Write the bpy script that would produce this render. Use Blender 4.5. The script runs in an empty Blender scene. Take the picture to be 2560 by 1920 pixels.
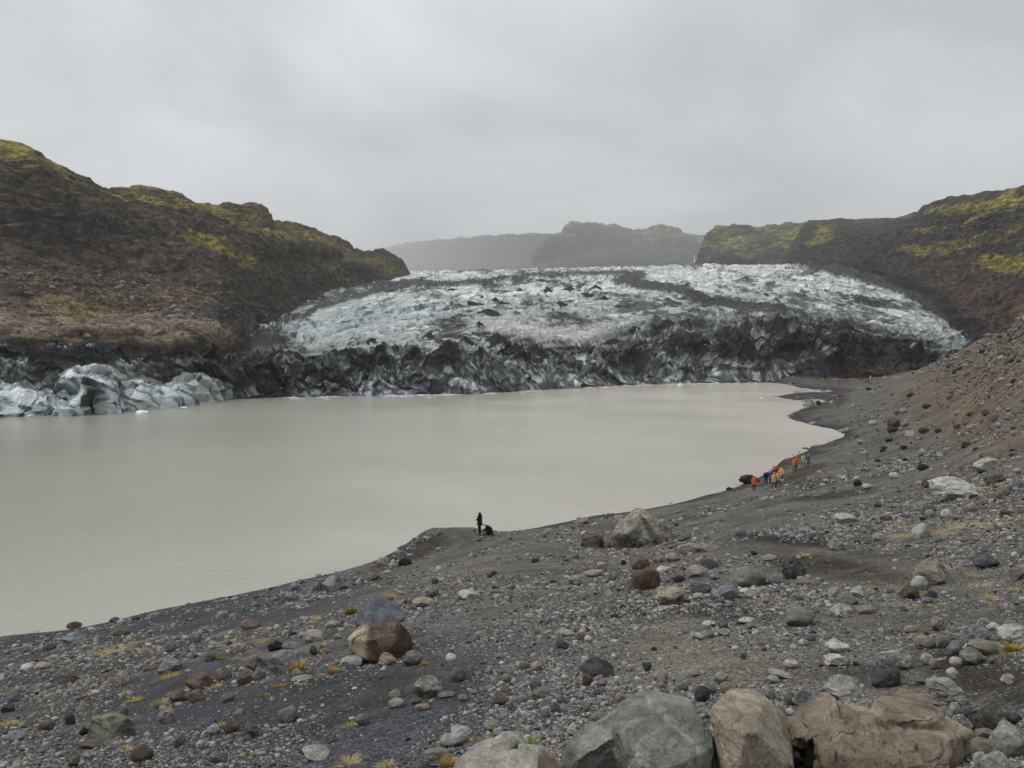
import bpy, bmesh, math, random
import numpy as np
from mathutils import Vector, Matrix

C = bpy.context.scene.collection
SC = bpy.context.scene
RNG = np.random.default_rng(7)
random.seed(7)

# ---------------------------------------------------------------- camera
F = 1934.0                       # focal length in pixels of a 2560 px wide frame
CAMZ = 19.0                      # eye height above the lake
TH = math.radians(2.81)
cam_d = bpy.data.cameras.new('camera')
cam_d.sensor_width = 36.0
cam_d.lens = 36.0 * F / 2560.0
cam_d.clip_start = 0.1
cam_d.clip_end = 30000
cam = bpy.data.objects.new('camera', cam_d)
C.objects.link(cam)
cam.location = (0, 0, CAMZ)
cam.rotation_euler = (math.pi / 2 - TH, 0, 0)
SC.camera = cam

# ---------------------------------------------------------------- world: overcast sky
SUN_EL, SUN_AZ = math.radians(52), math.radians(-85)
w = bpy.data.worlds.new('World'); SC.world = w; w.use_nodes = True
nt = w.node_tree; nt.nodes.clear()
N = nt.nodes.new; L = nt.links.new
out = N('ShaderNodeOutputWorld')
sky = N('ShaderNodeTexSky'); sky.sky_type = 'NISHITA'; sky.sun_disc = False
sky.sun_elevation = SUN_EL; sky.sun_rotation = SUN_AZ
bg1 = N('ShaderNodeBackground'); bg1.inputs[1].default_value = 0.10
L(sky.outputs[0], bg1.inputs[0])
tc = N('ShaderNodeTexCoord')
sep = N('ShaderNodeSeparateXYZ'); L(tc.outputs['Generated'], sep.inputs[0])
# cloud layer coordinates: project the direction on a flat ceiling so that the clouds flatten towards the horizon
za = N('ShaderNodeMath'); za.operation = 'ADD'; za.inputs[1].default_value = 0.35; L(sep.outputs[2], za.inputs[0])
zm = N('ShaderNodeMath'); zm.operation = 'MAXIMUM'; zm.inputs[1].default_value = 0.12; L(za.outputs[0], zm.inputs[0])
dx = N('ShaderNodeMath'); dx.operation = 'DIVIDE'; L(sep.outputs[0], dx.inputs[0]); L(zm.outputs[0], dx.inputs[1])
dy = N('ShaderNodeMath'); dy.operation = 'DIVIDE'; L(sep.outputs[1], dy.inputs[0]); L(zm.outputs[0], dy.inputs[1])
cb = N('ShaderNodeCombineXYZ'); L(dx.outputs[0], cb.inputs[0]); L(dy.outputs[0], cb.inputs[1])
n1 = N('ShaderNodeTexNoise'); n1.inputs['Scale'].default_value = 1.5; n1.inputs['Detail'].default_value = 6; n1.inputs['Roughness'].default_value = 0.5
n1.inputs['Distortion'].default_value = 0.4
L(cb.outputs[0], n1.inputs['Vector'])
r1 = N('ShaderNodeValToRGB'); L(n1.outputs['Fac'], r1.inputs[0])
r1.color_ramp.elements[0].position = 0.38; r1.color_ramp.elements[0].color = (0.44, 0.462, 0.475, 1)
r1.color_ramp.elements[1].position = 0.60; r1.color_ramp.elements[1].color = (0.72, 0.74, 0.75, 1)
# brighter towards the zenith, as under a real overcast
gr = N('ShaderNodeMapRange'); gr.inputs[1].default_value = 0.35; gr.inputs[2].default_value = 1.0
gr.inputs[3].default_value = 1.0; gr.inputs[4].default_value = 1.45; L(sep.outputs[2], gr.inputs[0])
bg2 = N('ShaderNodeBackground'); L(r1.outputs[0], bg2.inputs[0]); L(gr.outputs[0], bg2.inputs[1])
mx = N('ShaderNodeMixShader'); mx.inputs[0].default_value = 0.96
L(bg1.outputs[0], mx.inputs[1]); L(bg2.outputs[0], mx.inputs[2]); L(mx.outputs[0], out.inputs[0])

sd = bpy.data.lights.new('sun', 'SUN'); sd.energy = 1.5; sd.angle = math.radians(25); sd.color = (1.0, 0.97, 0.93)
sun = bpy.data.objects.new('sun', sd); C.objects.link(sun)
sdir = Vector((math.sin(SUN_AZ) * math.cos(SUN_EL), math.cos(SUN_AZ) * math.cos(SUN_EL), math.sin(SUN_EL)))
sun.rotation_euler = sdir.to_track_quat('Z', 'Y').to_euler()
sun.location = (0, 0, 300)

SC.view_settings.view_transform = 'Standard'; SC.view_settings.look = 'None'
SC.view_settings.exposure = 0.15; SC.view_settings.gamma = 1.0
SC.cycles.use_denoising = True
SC.cycles.max_bounces = 5; SC.cycles.diffuse_bounces = 2; SC.cycles.glossy_bounces = 2
SC.cycles.volume_bounces = 2; SC.cycles.transmission_bounces = 2

# ---------------------------------------------------------------- pixels <-> world
ct, st = math.cos(TH), math.sin(TH)
def ray(u, v):
    yv = -(np.asarray(v, float) - 960.0) / F
    xv = (np.asarray(u, float) - 1280.0) / F
    fy = ct + yv * st
    return xv / fy, (yv * ct - st) / fy          # (X/Y, dz/Y)
def P(u, v, Y):
    a, t = ray(u, v)
    return np.array([a * Y, Y, CAMZ + t * Y])
def proj(X, Y, Z):
    dz = Z - CAMZ
    fwd = Y * ct - dz * st; up = Y * st + dz * ct
    return 1280 + F * X / fwd, 960 - F * up / fwd

# ---------------------------------------------------------------- noise
def _h(ix, iy, iz, s):
    h = (ix.astype(np.uint32) * np.uint32(374761393) + iy.astype(np.uint32) * np.uint32(668265263)
         + iz.astype(np.uint32) * np.uint32(2246822519) + np.uint32(s * 3266489917 & 0xffffffff))
    h ^= h >> np.uint32(13); h *= np.uint32(1274126177); h ^= h >> np.uint32(16)
    h *= np.uint32(2654435761); h ^= h >> np.uint32(15)
    return h
def perlin2(x, y, s=0):
    x = np.asarray(x, np.float32); y = np.asarray(y, np.float32)
    x0 = np.floor(x); y0 = np.floor(y); fx = x - x0; fy = y - y0
    ix = x0.astype(np.int32); iy = y0.astype(np.int32); z = np.zeros_like(ix)
    ux = fx * fx * fx * (fx * (fx * 6 - 15) + 10); uy = fy * fy * fy * (fy * (fy * 6 - 15) + 10)
    def g(i, j):
        a = _h(ix + i, iy + j, z, s).astype(np.float32) * np.float32(2 * math.pi / 4294967296.0)
        return np.cos(a) * (fx - i) + np.sin(a) * (fy - j)
    a = g(0, 0); b = g(1, 0); c = g(0, 1); d = g(1, 1)
    return ((a + (b - a) * ux) * (1 - uy) + (c + (d - c) * ux) * uy) * 1.5
_G3 = RNG.normal(size=(256, 3)); _G3 = (_G3 / np.linalg.norm(_G3, axis=1)[:, None]).astype(np.float32)
def perlin3(p, s=0):
    p = np.asarray(p, np.float32); p0 = np.floor(p); f = p - p0; i = p0.astype(np.int32)
    u = f * f * f * (f * (f * 6 - 15) + 10)
    def g(a, b, c):
        v = _G3[_h(i[:, 0] + a, i[:, 1] + b, i[:, 2] + c, s) & np.uint32(255)]
        return v[:, 0] * (f[:, 0] - a) + v[:, 1] * (f[:, 1] - b) + v[:, 2] * (f[:, 2] - c)
    def lx(b, c):
        q = g(0, b, c); return q + (g(1, b, c) - q) * u[:, 0]
    def ly(c):
        q = lx(0, c); return q + (lx(1, c) - q) * u[:, 1]
    q = ly(0)
    return (q + (ly(1) - q) * u[:, 2]) * 1.5
def fbm2(x, y, o=5, s=0, g=0.5, rid=False):
    r = 0; a = 1.0; t = 0
    for k in range(o):
        n = perlin2(x, y, s + k)
        if rid: n = 1 - 2 * np.abs(n)
        r = r + a * n; t += a; a *= g
        x, y = (x * 1.6 - y * 1.2) + 3.1, (x * 1.2 + y * 1.6) + 7.7
    return r / t
def fbm3(p, o=5, s=0, g=0.5, rid=False):
    r = 0; a = 1.0; t = 0
    for k in range(o):
        n = perlin3(p, s + k)
        if rid: n = 1 - 2 * np.abs(n)
        r = r + a * n; t += a; a *= g; p = p * 2.03 + 5.3
    return r / t
def sm(a, b, x):
    t = np.clip((x - a) / (b - a), 0, 1); return t * t * (3 - 2 * t)
def peaks(x, y, s=0, k=1.0, jit=0.9):
    """max over jittered cells of a pyramid: sharp ridged summits, creased valleys"""
    x0 = np.floor(x); y0 = np.floor(y); best = np.full(x.shape, -9.0, np.float32)
    for i in (-1, 0, 1):
        for j in (-1, 0, 1):
            cx = (x0 + i).astype(np.int32); cy = (y0 + j).astype(np.int32); z = np.zeros_like(cx)
            h1 = _h(cx, cy, z, s) / 4294967296.0; h2 = _h(cx, cy, z, s + 11) / 4294967296.0
            h3 = _h(cx, cy, z, s + 23) / 4294967296.0; h4 = _h(cx, cy, z, s + 37) / 4294967296.0
            ddx = x - cx - .5 - (h1 - .5) * jit; ddy = y - cy - .5 - (h2 - .5) * jit
            a = h4 * math.pi; ca = np.cos(a); sa = np.sin(a)
            e = ca * ddx + sa * ddy; f = -sa * ddx + ca * ddy
            d = np.abs(e) * 0.75 + np.abs(f) * 1.15
            best = np.maximum(best, (0.45 + 0.55 * h3 - k * d).astype(np.float32))
    return best
def worley3(p, s=0, facet=False):
    p = np.asarray(p, np.float32); p0 = np.floor(p); i = p0.astype(np.int32); f1 = np.full(len(p), 9., np.float32); f2 = f1.copy(); cid = np.zeros(len(p), np.uint32); vec = np.zeros_like(p)
    for a in (-1, 0, 1):
        for b in (-1, 0, 1):
            for c in (-1, 0, 1):
                h = _h(i[:, 0] + a, i[:, 1] + b, i[:, 2] + c, s)
                q = np.stack([(h & np.uint32(1023)), ((h >> np.uint32(10)) & np.uint32(1023)), ((h >> np.uint32(20)) & np.uint32(1023))], -1).astype(np.float32) / 1023
                w_ = p0 + np.array([a, b, c], np.float32) + q - p; d = np.sqrt((w_ ** 2).sum(-1))
                m_ = d < f1; f2 = np.where(m_, f1, np.minimum(f2, d)); cid = np.where(m_, h, cid); vec = np.where(m_[:, None], w_, vec) if facet else vec; f1 = np.where(m_, d, f1)
    id_ = (cid >> np.uint32(8)).astype(np.float32) / 2 ** 24
    if facet: return f1, f2, id_, (vec * _G3[(cid >> np.uint32(9)) & np.uint32(255)]).sum(-1)
    return f1, f2, id_
def brush(u, v, cu, cv, ru, rv, ang=0.0, soft=1.0):
    a = math.radians(ang); c, s = math.cos(a), math.sin(a)
    x = (u - cu) * c + (v - cv) * s; y = -(u - cu) * s + (v - cv) * c
    return 1 - sm(1 - .5 * soft, 1 + .5 * soft, np.sqrt((x / ru) ** 2 + (y / rv) ** 2))
def stroke(u, v, pts, wd):
    """soft band along a polyline; pts (u, v[, width])"""
    best = np.full(np.shape(u), 9.0)
    for p, q in zip(pts[:-1], pts[1:]):
        w0 = p[2] if len(p) > 2 else wd; w1 = q[2] if len(q) > 2 else wd
        dx_, dy_ = q[0] - p[0], q[1] - p[1]
        t = np.clip(((u - p[0]) * dx_ + (v - p[1]) * dy_) / (dx_ * dx_ + dy_ * dy_), 0, 1)
        d = np.hypot(u - p[0] - t * dx_, v - p[1] - t * dy_) / (w0 + (w1 - w0) * t)
        best = np.minimum(best, d)
    return 1 - sm(.5, 1.25, best)
def lerp(a, b, t):
    t = np.asarray(t)[..., None]; return np.asarray(a) * (1 - t) + np.asarray(b) * t

class TPS:
    """smooth height field: t = (eye height - z) / Y over (X/Y, ln Y)"""
    def __init__(s, pts, sy=0.45, lam=1e-5):
        s.sy = sy; s.q = np.array([[p[0], math.log(p[1]) * sy] for p in pts]); n = len(pts)
        K = s.k(s.q); K[np.arange(n), np.arange(n)] += lam
        Pm = np.c_[np.ones(n), s.q]
        A = np.zeros((n + 3, n + 3)); A[:n, :n] = K; A[:n, n:] = Pm; A[n:, :n] = Pm.T
        s.c = np.linalg.solve(A, np.r_[[p[2] for p in pts], 0, 0, 0]); s.n = n
    def k(s, x):
        d2 = ((x[:, None, :] - s.q[None]) ** 2).sum(-1)
        return 0.5 * d2 * np.log(d2 + 1e-12)
    def __call__(s, X, Y):
        a = (X / Y).ravel(); l = np.log(Y).ravel() * s.sy; o = np.empty(len(a))
        for i in range(0, len(a), 60000):
            x = np.c_[a[i:i + 60000], l[i:i + 60000]]
            o[i:i + 60000] = s.k(x) @ s.c[:s.n] + s.c[s.n] + x @ s.c[s.n + 1:]
        return CAMZ - np.asarray(Y) * o.reshape(np.shape(X))

# ---------------------------------------------------------------- objects
def tag(o, label=None, cat=None, group=None, kind=None):
    if label: o['label'] = label
    if cat: o['category'] = cat
    if group: o['group'] = group
    if kind: o['kind'] = kind
    return o
def empty(name, loc=(0, 0, 0), rz=0.0):
    o = bpy.data.objects.new(name, None); o.empty_display_size = .2
    o.location = loc; o.rotation_euler = (0, 0, rz); C.objects.link(o); return o
def mesh_np(name, V, Fq, mat=None, col=None, parent=None, smooth=True, link=True):
    V = np.ascontiguousarray(V, np.float32); Fq = np.ascontiguousarray(Fq, np.int32)
    me = bpy.data.meshes.new(name); k = Fq.shape[1]
    me.vertices.add(len(V)); me.vertices.foreach_set('co', V.ravel())
    me.loops.add(Fq.size); me.loops.foreach_set('vertex_index', Fq.ravel())
    me.polygons.add(len(Fq)); me.polygons.foreach_set('loop_start', np.arange(0, Fq.size, k, dtype=np.int32))
    me.polygons.foreach_set('use_smooth', np.full(len(Fq), smooth))
    me.update(calc_edges=True)
    if col is not None:
        c = np.ones((len(V), 4), np.float32); c[:, :3] = col
        a = me.color_attributes.new('Col', 'FLOAT_COLOR', 'POINT'); a.data.foreach_set('color', c.ravel())
    if mat: me.materials.append(mat)
    if not link: return me
    o = bpy.data.objects.new(name, me); C.objects.link(o)
    if parent: o.parent = parent
    return o
def grid_faces(nr, nc):
    i = np.arange(nr * nc).reshape(nr, nc)
    return np.stack([i[:-1, :-1], i[:-1, 1:], i[1:, 1:], i[1:, :-1]], -1).reshape(-1, 4)

# ---------------------------------------------------------------- materials
def mat_new(name):
    m = bpy.data.materials.new(name); m.use_nodes = True
    n = m.node_tree; b = n.nodes['Principled BSDF']; return m, n, b
def mat_terrain(name, scales, amt=0.5, rough=0.85, bump=0.4, bdist=0.1, vor=None, spec=0.3, objcol=False):
    """albedo from the vertex colour (or object colour), broken up by noise at several sizes; bump from the same"""
    m, n, b = mat_new(name); nn = n.nodes.new; l = n.links.new
    t = nn('ShaderNodeTexCoord')
    if objcol:
        oi = nn('ShaderNodeObjectInfo'); src = oi.outputs['Color']
        off = nn('ShaderNodeVectorMath'); off.operation = 'MULTIPLY_ADD'
        cx = nn('ShaderNodeCombineXYZ'); l(oi.outputs['Random'], cx.inputs[0]); l(oi.outputs['Random'], cx.inputs[1])
        off.inputs[1].default_value = (30, 50, 10); l(cx.outputs[0], off.inputs[0]); l(t.outputs['Object'], off.inputs[2])
        vec = off.outputs[0]
    else:
        at = nn('ShaderNodeAttribute'); at.attribute_name = 'Col'; src = at.outputs['Color']; vec = t.outputs['Object']
    hsum = None; csum = None
    for i, sc in enumerate(scales):
        x = nn('ShaderNodeTexNoise'); x.inputs['Scale'].default_value = sc; x.inputs['Detail'].default_value = 8
        x.inputs['Roughness'].default_value = .65; l(vec, x.inputs['Vector'])
        if hsum is None: hsum = x.outputs['Fac']
        else:
            a = nn('ShaderNodeMath'); a.operation = 'MULTIPLY_ADD'; a.inputs[1].default_value = 0.6
            l(x.outputs['Fac'], a.inputs[0]); l(hsum, a.inputs[2]); hsum = a.outputs[0]
    if vor:
        x = nn('ShaderNodeTexVoronoi'); x.inputs['Scale'].default_value = vor; l(vec, x.inputs['Vector'])
        y = nn('ShaderNodeTexVoronoi'); y.inputs['Scale'].default_value = vor * 3.1; l(vec, y.inputs['Vector'])
        # cell tints
        for vv, amtv in ((x, .9), (y, .7)):
            sp = nn('ShaderNodeSeparateColor'); l(vv.outputs['Color'], sp.inputs[0])
            pw = nn('ShaderNodeMath'); pw.operation = 'POWER'; pw.inputs[1].default_value = 2.2; l(sp.outputs[0], pw.inputs[0])
            mr = nn('ShaderNodeMapRange'); mr.inputs[3].default_value = 1 - amtv * .45; mr.inputs[4].default_value = 1 + amtv * 1.5
            l(pw.outputs[0], mr.inputs[0])
            mm = nn('ShaderNodeMix'); mm.data_type = 'RGBA'; mm.blend_type = 'MULTIPLY'; mm.inputs[0].default_value = 1
            l(src, mm.inputs[6]); l(mr.outputs[0], mm.inputs[7]); src = mm.outputs[2]
        sb = nn('ShaderNodeMath'); sb.operation = 'MULTIPLY_ADD'; sb.inputs[1].default_value = -.8
        l(x.outputs['Distance'], sb.inputs[0]); l(hsum, sb.inputs[2]); hsum = sb.outputs[0]
    mr = nn('ShaderNodeMapRange'); mr.inputs[1].default_value = .35 + .3 * (len(scales) - 1); mr.inputs[2].default_value = .65 + .3 * (len(scales) - 1)
    if vor: mr.inputs[1].default_value -= .35; mr.inputs[2].default_value -= .25
    mr.inputs[3].default_value = 1 - amt; mr.inputs[4].default_value = 1 + amt; mr.clamp = True
    l(hsum, mr.inputs[0])
    mm = nn('ShaderNodeMix'); mm.data_type = 'RGBA'; mm.blend_type = 'MULTIPLY'; mm.inputs[0].default_value = 1
    l(src, mm.inputs[6]); l(mr.outputs[0], mm.inputs[7]); l(mm.outputs[2], b.inputs['Base Color'])
    bp = nn('ShaderNodeBump'); bp.inputs['Strength'].default_value = bump; bp.inputs['Distance'].default_value = bdist
    l(hsum, bp.inputs['Height']); l(bp.outputs[0], b.inputs['Normal'])
    b.inputs['Roughness'].default_value = rough; b.inputs['Specular IOR Level'].default_value = spec
    return m
def mat_plain(name, col, rough=0.7, noise=0.15, scale=12, spec=0.3):
    m, n, b = mat_new(name); nn = n.nodes.new; l = n.links.new
    t = nn('ShaderNodeTexCoord'); x = nn('ShaderNodeTexNoise'); x.inputs['Scale'].default_value = scale; x.inputs['Detail'].default_value = 4
    l(t.outputs['Object'], x.inputs['Vector'])
    mr = nn('ShaderNodeMapRange'); mr.inputs[1].default_value = .3; mr.inputs[2].default_value = .7
    mr.inputs[3].default_value = 1 - noise; mr.inputs[4].default_value = 1 + noise; l(x.outputs['Fac'], mr.inputs[0])
    mm = nn('ShaderNodeMix'); mm.data_type = 'RGBA'; mm.blend_type = 'MULTIPLY'; mm.inputs[0].default_value = 1
    mm.inputs[6].default_value = (*col, 1); l(mr.outputs[0], mm.inputs[7]); l(mm.outputs[2], b.inputs['Base Color'])
    b.inputs['Roughness'].default_value = rough; b.inputs['Specular IOR Level'].default_value = spec
    return m
M_GROUND = mat_terrain('gravel_ground', (1.3, 14), amt=.30, bump=.6, bdist=.02, vor=34, spec=.12)
M_HILL = mat_terrain('hill_rock', (.10, .5, 1.6), amt=.75, bump=.9, bdist=1.2, spec=.08)
M_FAR = mat_terrain('far_rock', (.015, .06, .2), amt=.65, bump=.6, bdist=5, spec=.05)
M_ICE = mat_terrain('glacier_ice', (.25, 1.5), amt=.28, bump=.6, bdist=.6, rough=.7, spec=.12)
M_CLIFFICE = mat_terrain('blue_ice', (.2, 1.2), amt=.14, bump=.35, bdist=.35, rough=.35, spec=.5)
M_ROCK = mat_terrain('stone', (1.5, 7, 22), amt=.42, bump=.7, bdist=.06, objcol=True, spec=.18)
M_PEB = mat_terrain('pebble_stone', (25,), amt=.25, bump=.3, bdist=.01, spec=.15)
M_HERO = mat_terrain('boulder_stone', (3, 13, 50), amt=.35, bump=.85, bdist=.03, spec=.25)
M_ASH = mat_terrain('black_ash', (.4, 2), amt=.45, bump=.6, bdist=.4, objcol=True, spec=.1)
# ================================================================ near ground
def S(u, v): a, t = ray(u, v); Y = CAMZ / -t; return (a, Y, -t)                    # on the shoreline
def W(u, v, d=2.0): a, t = ray(u, v); Y = CAMZ / -t; return (a, Y, (CAMZ + d) / Y)  # lake bed under that pixel
def G(u, v, Y): a, t = ray(u, v); return (a, Y, -t)
shore = [(-600, 1725), (-250, 1640), (0, 1592), (200, 1568), (400, 1524), (520, 1500), (600, 1484), (760, 1450), (880, 1432), (945, 1418), (1010, 1392),
         (1300, 1325), (1400, 1308), (1500, 1289), (1640, 1268), (1760, 1240), (1850, 1214), (1905, 1188), (1960, 1150), (2030, 1117), (2110, 1086),
         (2050, 1066), (1990, 1052), (1972, 1044), (1980, 1034), (2008, 1022), (2008, 1003)]
g = [S(*p) for p in shore]
g += [W(-600, 1500), W(-100, 1500, 3), (W(250, 1480, 2)), W(500, 1440, 2.5), W(800, 1370, 2.5), W(1000, 1310, 2.5), W(1200, 1270, 2.5), W(1500, 1220, 2.5),
      W(1750, 1180, 2), W(1850, 1120, 2), W(1950, 1080, 1.5), W(1900, 1020, 2), W(1900, 985, 1.2), W(1700, 1010, 3), W(1400, 1060, 4), W(900, 1100, 4), W(300, 1200, 4), W(1950, 1002, .5), W(100, 1060, 6), W(500, 1030, 6), W(900, 1010, 6), W(1300, 1000, 6), W(-500, 1100, 6), W(-500, 1300, 5), W(-550, 1050, 8), W(-200, 1040, 8), W(200, 1015, 8), W(600, 985, 8), W(1000, 975, 8), W(1600, 985, 4)]
g += [G(1060, 1362, 67), G(1110, 1348, 69.5), G(1200, 1338, 71.5), G(1250, 1334, 74)]
g += [W(2040, 1000, .05), G(1945, 991, 291), G(2060, 990, 289), G(2150, 996, 262), W(1985, 974, .25), G(2130, 975, 325), S(1970, 961), G(2050, 950, 400), G(2130, 955, 370), W(1850, 965, 1.5), W(1700, 967, 3)]
for r in """0,1920,9 0,1800,16 0,1700,27 0,1640,38 0,1612,45 300,1920,8.6 300,1780,15 300,1660,27 300,1590,40 300,1556,49
640,1920,8 640,1750,13 640,1620,21 640,1540,33 640,1498,46 950,1920,7.2 950,1720,12 950,1580,19 950,1480,32 950,1440,46 1000,1412,60
1280,1920,6.5 1280,1700,11 1280,1600,15 1280,1500,21 1280,1420,31 1280,1380,41 1280,1352,58 1120,1385,60
1600,1920,6 1600,1700,10 1600,1560,15.5 1600,1450,23 1600,1385,38 1600,1365,50 1600,1310,72
1900,1920,5.2 1900,1700,8.8 1900,1550,14 1900,1420,22 1900,1320,36 1900,1258,60 1900,1228,88 2000,1180,106 2060,1130,135
2250,1920,4.8 2250,1700,8.3 2250,1500,14.5 2250,1350,24 2250,1250,38 2250,1180,60 2250,1130,86 2270,1108,105 2240,1072,130 2150,1040,190
2560,1920,4 2560,1800,5.3 2560,1600,9.3 2560,1450,14.5 2560,1300,22 2560,1150,34 2560,1000,58 2560,900,85 2560,790,130 2560,830,190 2560,900,300
2450,960,115 2450,850,205 2450,880,290 2450,1080,62 2350,1000,155 2350,905,300 2350,930,380 2250,1005,205 2250,938,370 2250,955,430 2150,950,405 2150,965,450 2350,1110,85
3200,1900,3 3200,1500,7 3200,1100,16 3200,800,50 3200,500,110 3200,600,250 -600,1920,12 -600,1800,24 -600,1760,32
2000,945,430 2100,950,460 1280,2600,2.2 0,2600,1.9 2560,2600,1.7""".split():
    x = r.split(','); g.append(G(*map(float, x)))
TG = TPS(g)
def ground_z(X, Y):
    Ye = np.maximum(Y, 2.0); z = TG(np.clip(X / Y, -.98, 1.0) * Ye, Ye)
    k = np.clip(Y / 60, .12, 1.0)
    n = fbm2(X / 9.0, Y / 9.0, 4, 11) * .55 * k + fbm2(X / 1.7, Y / 1.7, 4, 31) * .075
    n = n * (.22 + .78 * sm(-.2, 2.5, z)) + fbm2(X / 40, Y / 40, 3, 5) * .9 * sm(3, 8, z) * sm(60, 140, Y)
    # little wash banks along the sandy shore
    m = sm(95, 130, Y) * (1 - sm(230, 330, Y)) * sm(.4, 1.5, z) * (1 - sm(6, 10, z))
    n = n + m * .9 * np.maximum(0, fbm2(X / 16 + .3 * Y / 16, Y / 26, 3, 51, rid=True) - .1)
    m2 = sm(330, 380, Y) * sm(-.3, .6, z)
    n = n + m2 * (3.2 * np.maximum(0, fbm2(X / 34, Y / 40, 3, 71) + .12))
    z = z + 1.25 * np.exp(-((X + 6.3) / 6.5) ** 2 - ((Y - 65.5) / 4.5) ** 2)
    return z + n
az = (np.r_[np.linspace(-6500, -620, 70), np.linspace(-560, 3160, 1000), np.linspace(3240, 9500, 80)] - 1280) / F; NU = len(az)
Yr = np.r_[np.exp(np.linspace(math.log(.35), math.log(1.38), 24)), np.exp(np.linspace(math.log(1.4), math.log(520), 900))]; NY = len(Yr)
Ag, Yg = np.meshgrid(az, Yr); Xg = Ag * Yg
Zg = ground_z(Xg, Yg)
ug, vg = proj(Xg, Yg, Zg)
V3 = np.stack([Xg, Yg, Zg], -1)
cn = fbm2(Xg / 6, Yg / 6, 5, 90); cn2 = fbm2(Xg / 1.1, Yg / 1.1, 4, 95); cn3 = fbm2(Xg / 25, Yg / 25, 4, 99)
charcoal = (.044, .046, .052); greybr = (.094, .087, .077); sandbr = (.092, .083, .071); darkbr = (.020, .016, .014); brown = (.110, .082, .056)
moss = (.20, .175, .045); mosdry = (.21, .165, .075); wet = (.040, .037, .038)
col = np.broadcast_to(np.array(greybr), V3.shape).copy()
kk = np.maximum(brush(ug, vg, 700, 1900, 900, 330, 0, 1.2), brush(ug, vg, 200, 1620, 700, 130, -12, 1))
col = lerp(col, np.array(charcoal), np.clip(kk + .35 * cn, 0, 1))
col = lerp(col, np.array(sandbr), np.clip(brush(ug, vg, 1740, 1640, 300, 110, 8, 1), 0, 1))
for bx_ in ((2470, 1690, 160, 60, 18), (2080, 1420, 170, 26, 8), (1820, 1530, 180, 18, 4), (1980, 1350, 120, 14, 5), (2170, 1690, 90, 25, 10)):
    col = lerp(col, np.array(darkbr), np.clip(brush(ug, vg, *bx_, 1.2) * (1 + 1.2 * cn2), 0, 1) * .9)
hl = sm(900, 0, vg) * 0 + sm(2200, 2480, ug + (1050 - vg) * .7) * sm(1350, 1050, vg)
col = lerp(col, np.array(brown), np.clip(hl * (.8 + .8 * cn3), 0, 1))
kk = sm(.12, .4, cn + .5 * cn2) * (brush(ug, vg, 2430, 1400, 260, 140, 0, 1.4) * .7 + brush(ug, vg, 330, 1680, 420, 120, 0, 1.4) * .55 + brush(ug, vg, 1450, 1440, 260, 40, 0, 1.4) * .3)
col = lerp(col, np.array(mosdry), np.clip(kk, 0, .8))
kk = np.clip(brush(ug, vg, 2540, 890, 60, 40, 0, 1) * (.8 + 2 * cn) + brush(ug, vg, 2480, 960, 100, 24, -38, 1) * (.1 + 2 * cn + 1.5 * cn2), 0, 1)
col = lerp(col, np.array(moss) * .8, kk * .3)
for bx_ in ((1022, 1384, 95, 24, -22), (2010, 1180, 60, 12, -20), (2060, 1205, 80, 12, -14), (2110, 1235, 90, 9, -8), (2030, 1245, 60, 8, -5)):
    col = lerp(col, np.array((.026, .021, .019)), np.clip(brush(ug, vg, *bx_, .8) * (1 + cn2), 0, 1) * .85)
kk = 1 - sm(.15, 1.0, Zg + .5 * cn)                       # wet sand at the water's edge
col = lerp(col, np.array(wet), kk * sm(30, 60, Yg))
kk = sm(330, 380, Yg) * sm(.3, 1.5, Zg)
col = lerp(col, np.array((.075, .055, .042)), np.clip(kk * (.9 + cn3), 0, 1))
kk = sm(.1, .3, fbm2(Xg / 14, Yg / 30, 4, 61)) * sm(370, 420, Yg)
col = lerp(col, np.array((.028, .026, .028)), kk * .9)
col = col * (1 + .75 * cn[..., None] + .45 * cn2[..., None])
col = np.clip(col, .012, .5)
ground = mesh_np('ground', V3.reshape(-1, 3), grid_faces(NY, NU), M_GROUND, col.reshape(-1, 3))
tag(ground, 'dark grey gravel and sand slope running down to the lake', kind='structure')
# screen area of every ground cell, used to strew stones evenly over what one sees
e1u, e1v = ug[:-1, 1:] - ug[:-1, :-1], vg[:-1, 1:] - vg[:-1, :-1]
e2u, e2v = ug[1:, :-1] - ug[:-1, :-1], vg[1:, :-1] - vg[:-1, :-1]
cell_area = np.maximum(0, -(e1u * e2v - e1v * e2u))
hidden = np.minimum.accumulate(vg, axis=0)[:-1, :-1] < vg[:-1, :-1] - 2.0
cell_area[hidden | (Zg[:-1, :-1] < -.14) | (vg[:-1, :-1] > 2100) | (ug[:-1, :-1] < -300) | (ug[:-1, :-1] > 2900)] = 0

# lake bed far below and the lake
bedm = mat_plain('lake_bed_mud', (.06, .055, .05), .9, .2, .05)
bed = mesh_np('lake_bed', [(-9000, -300, -6), (9000, -300, -6), (9000, 15000, -6), (-9000, 15000, -6)], [(0, 1, 2, 3)], bedm); tag(bed, kind='structure')
m, n, b = mat_new('milky_water'); nn = n.nodes.new; l = n.links.new
t = nn('ShaderNodeTexCoord')
mp = nn('ShaderNodeMapping'); mp.inputs['Scale'].default_value = (1.0, 1.6, 1); l(t.outputs['Object'], mp.inputs[0])
x1 = nn('ShaderNodeTexNoise'); x1.inputs['Scale'].default_value = .95; x1.inputs['Detail'].default_value = 5; x1.inputs['Roughness'].default_value = .62; l(mp.outputs[0], x1.inputs['Vector'])
x2 = nn('ShaderNodeTexNoise'); x2.inputs['Scale'].default_value = .018; x2.inputs['Detail'].default_value = 3; l(t.outputs['Object'], x2.inputs['Vector'])
rr = nn('ShaderNodeValToRGB'); l(x2.outputs['Fac'], rr.inputs[0])
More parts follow.
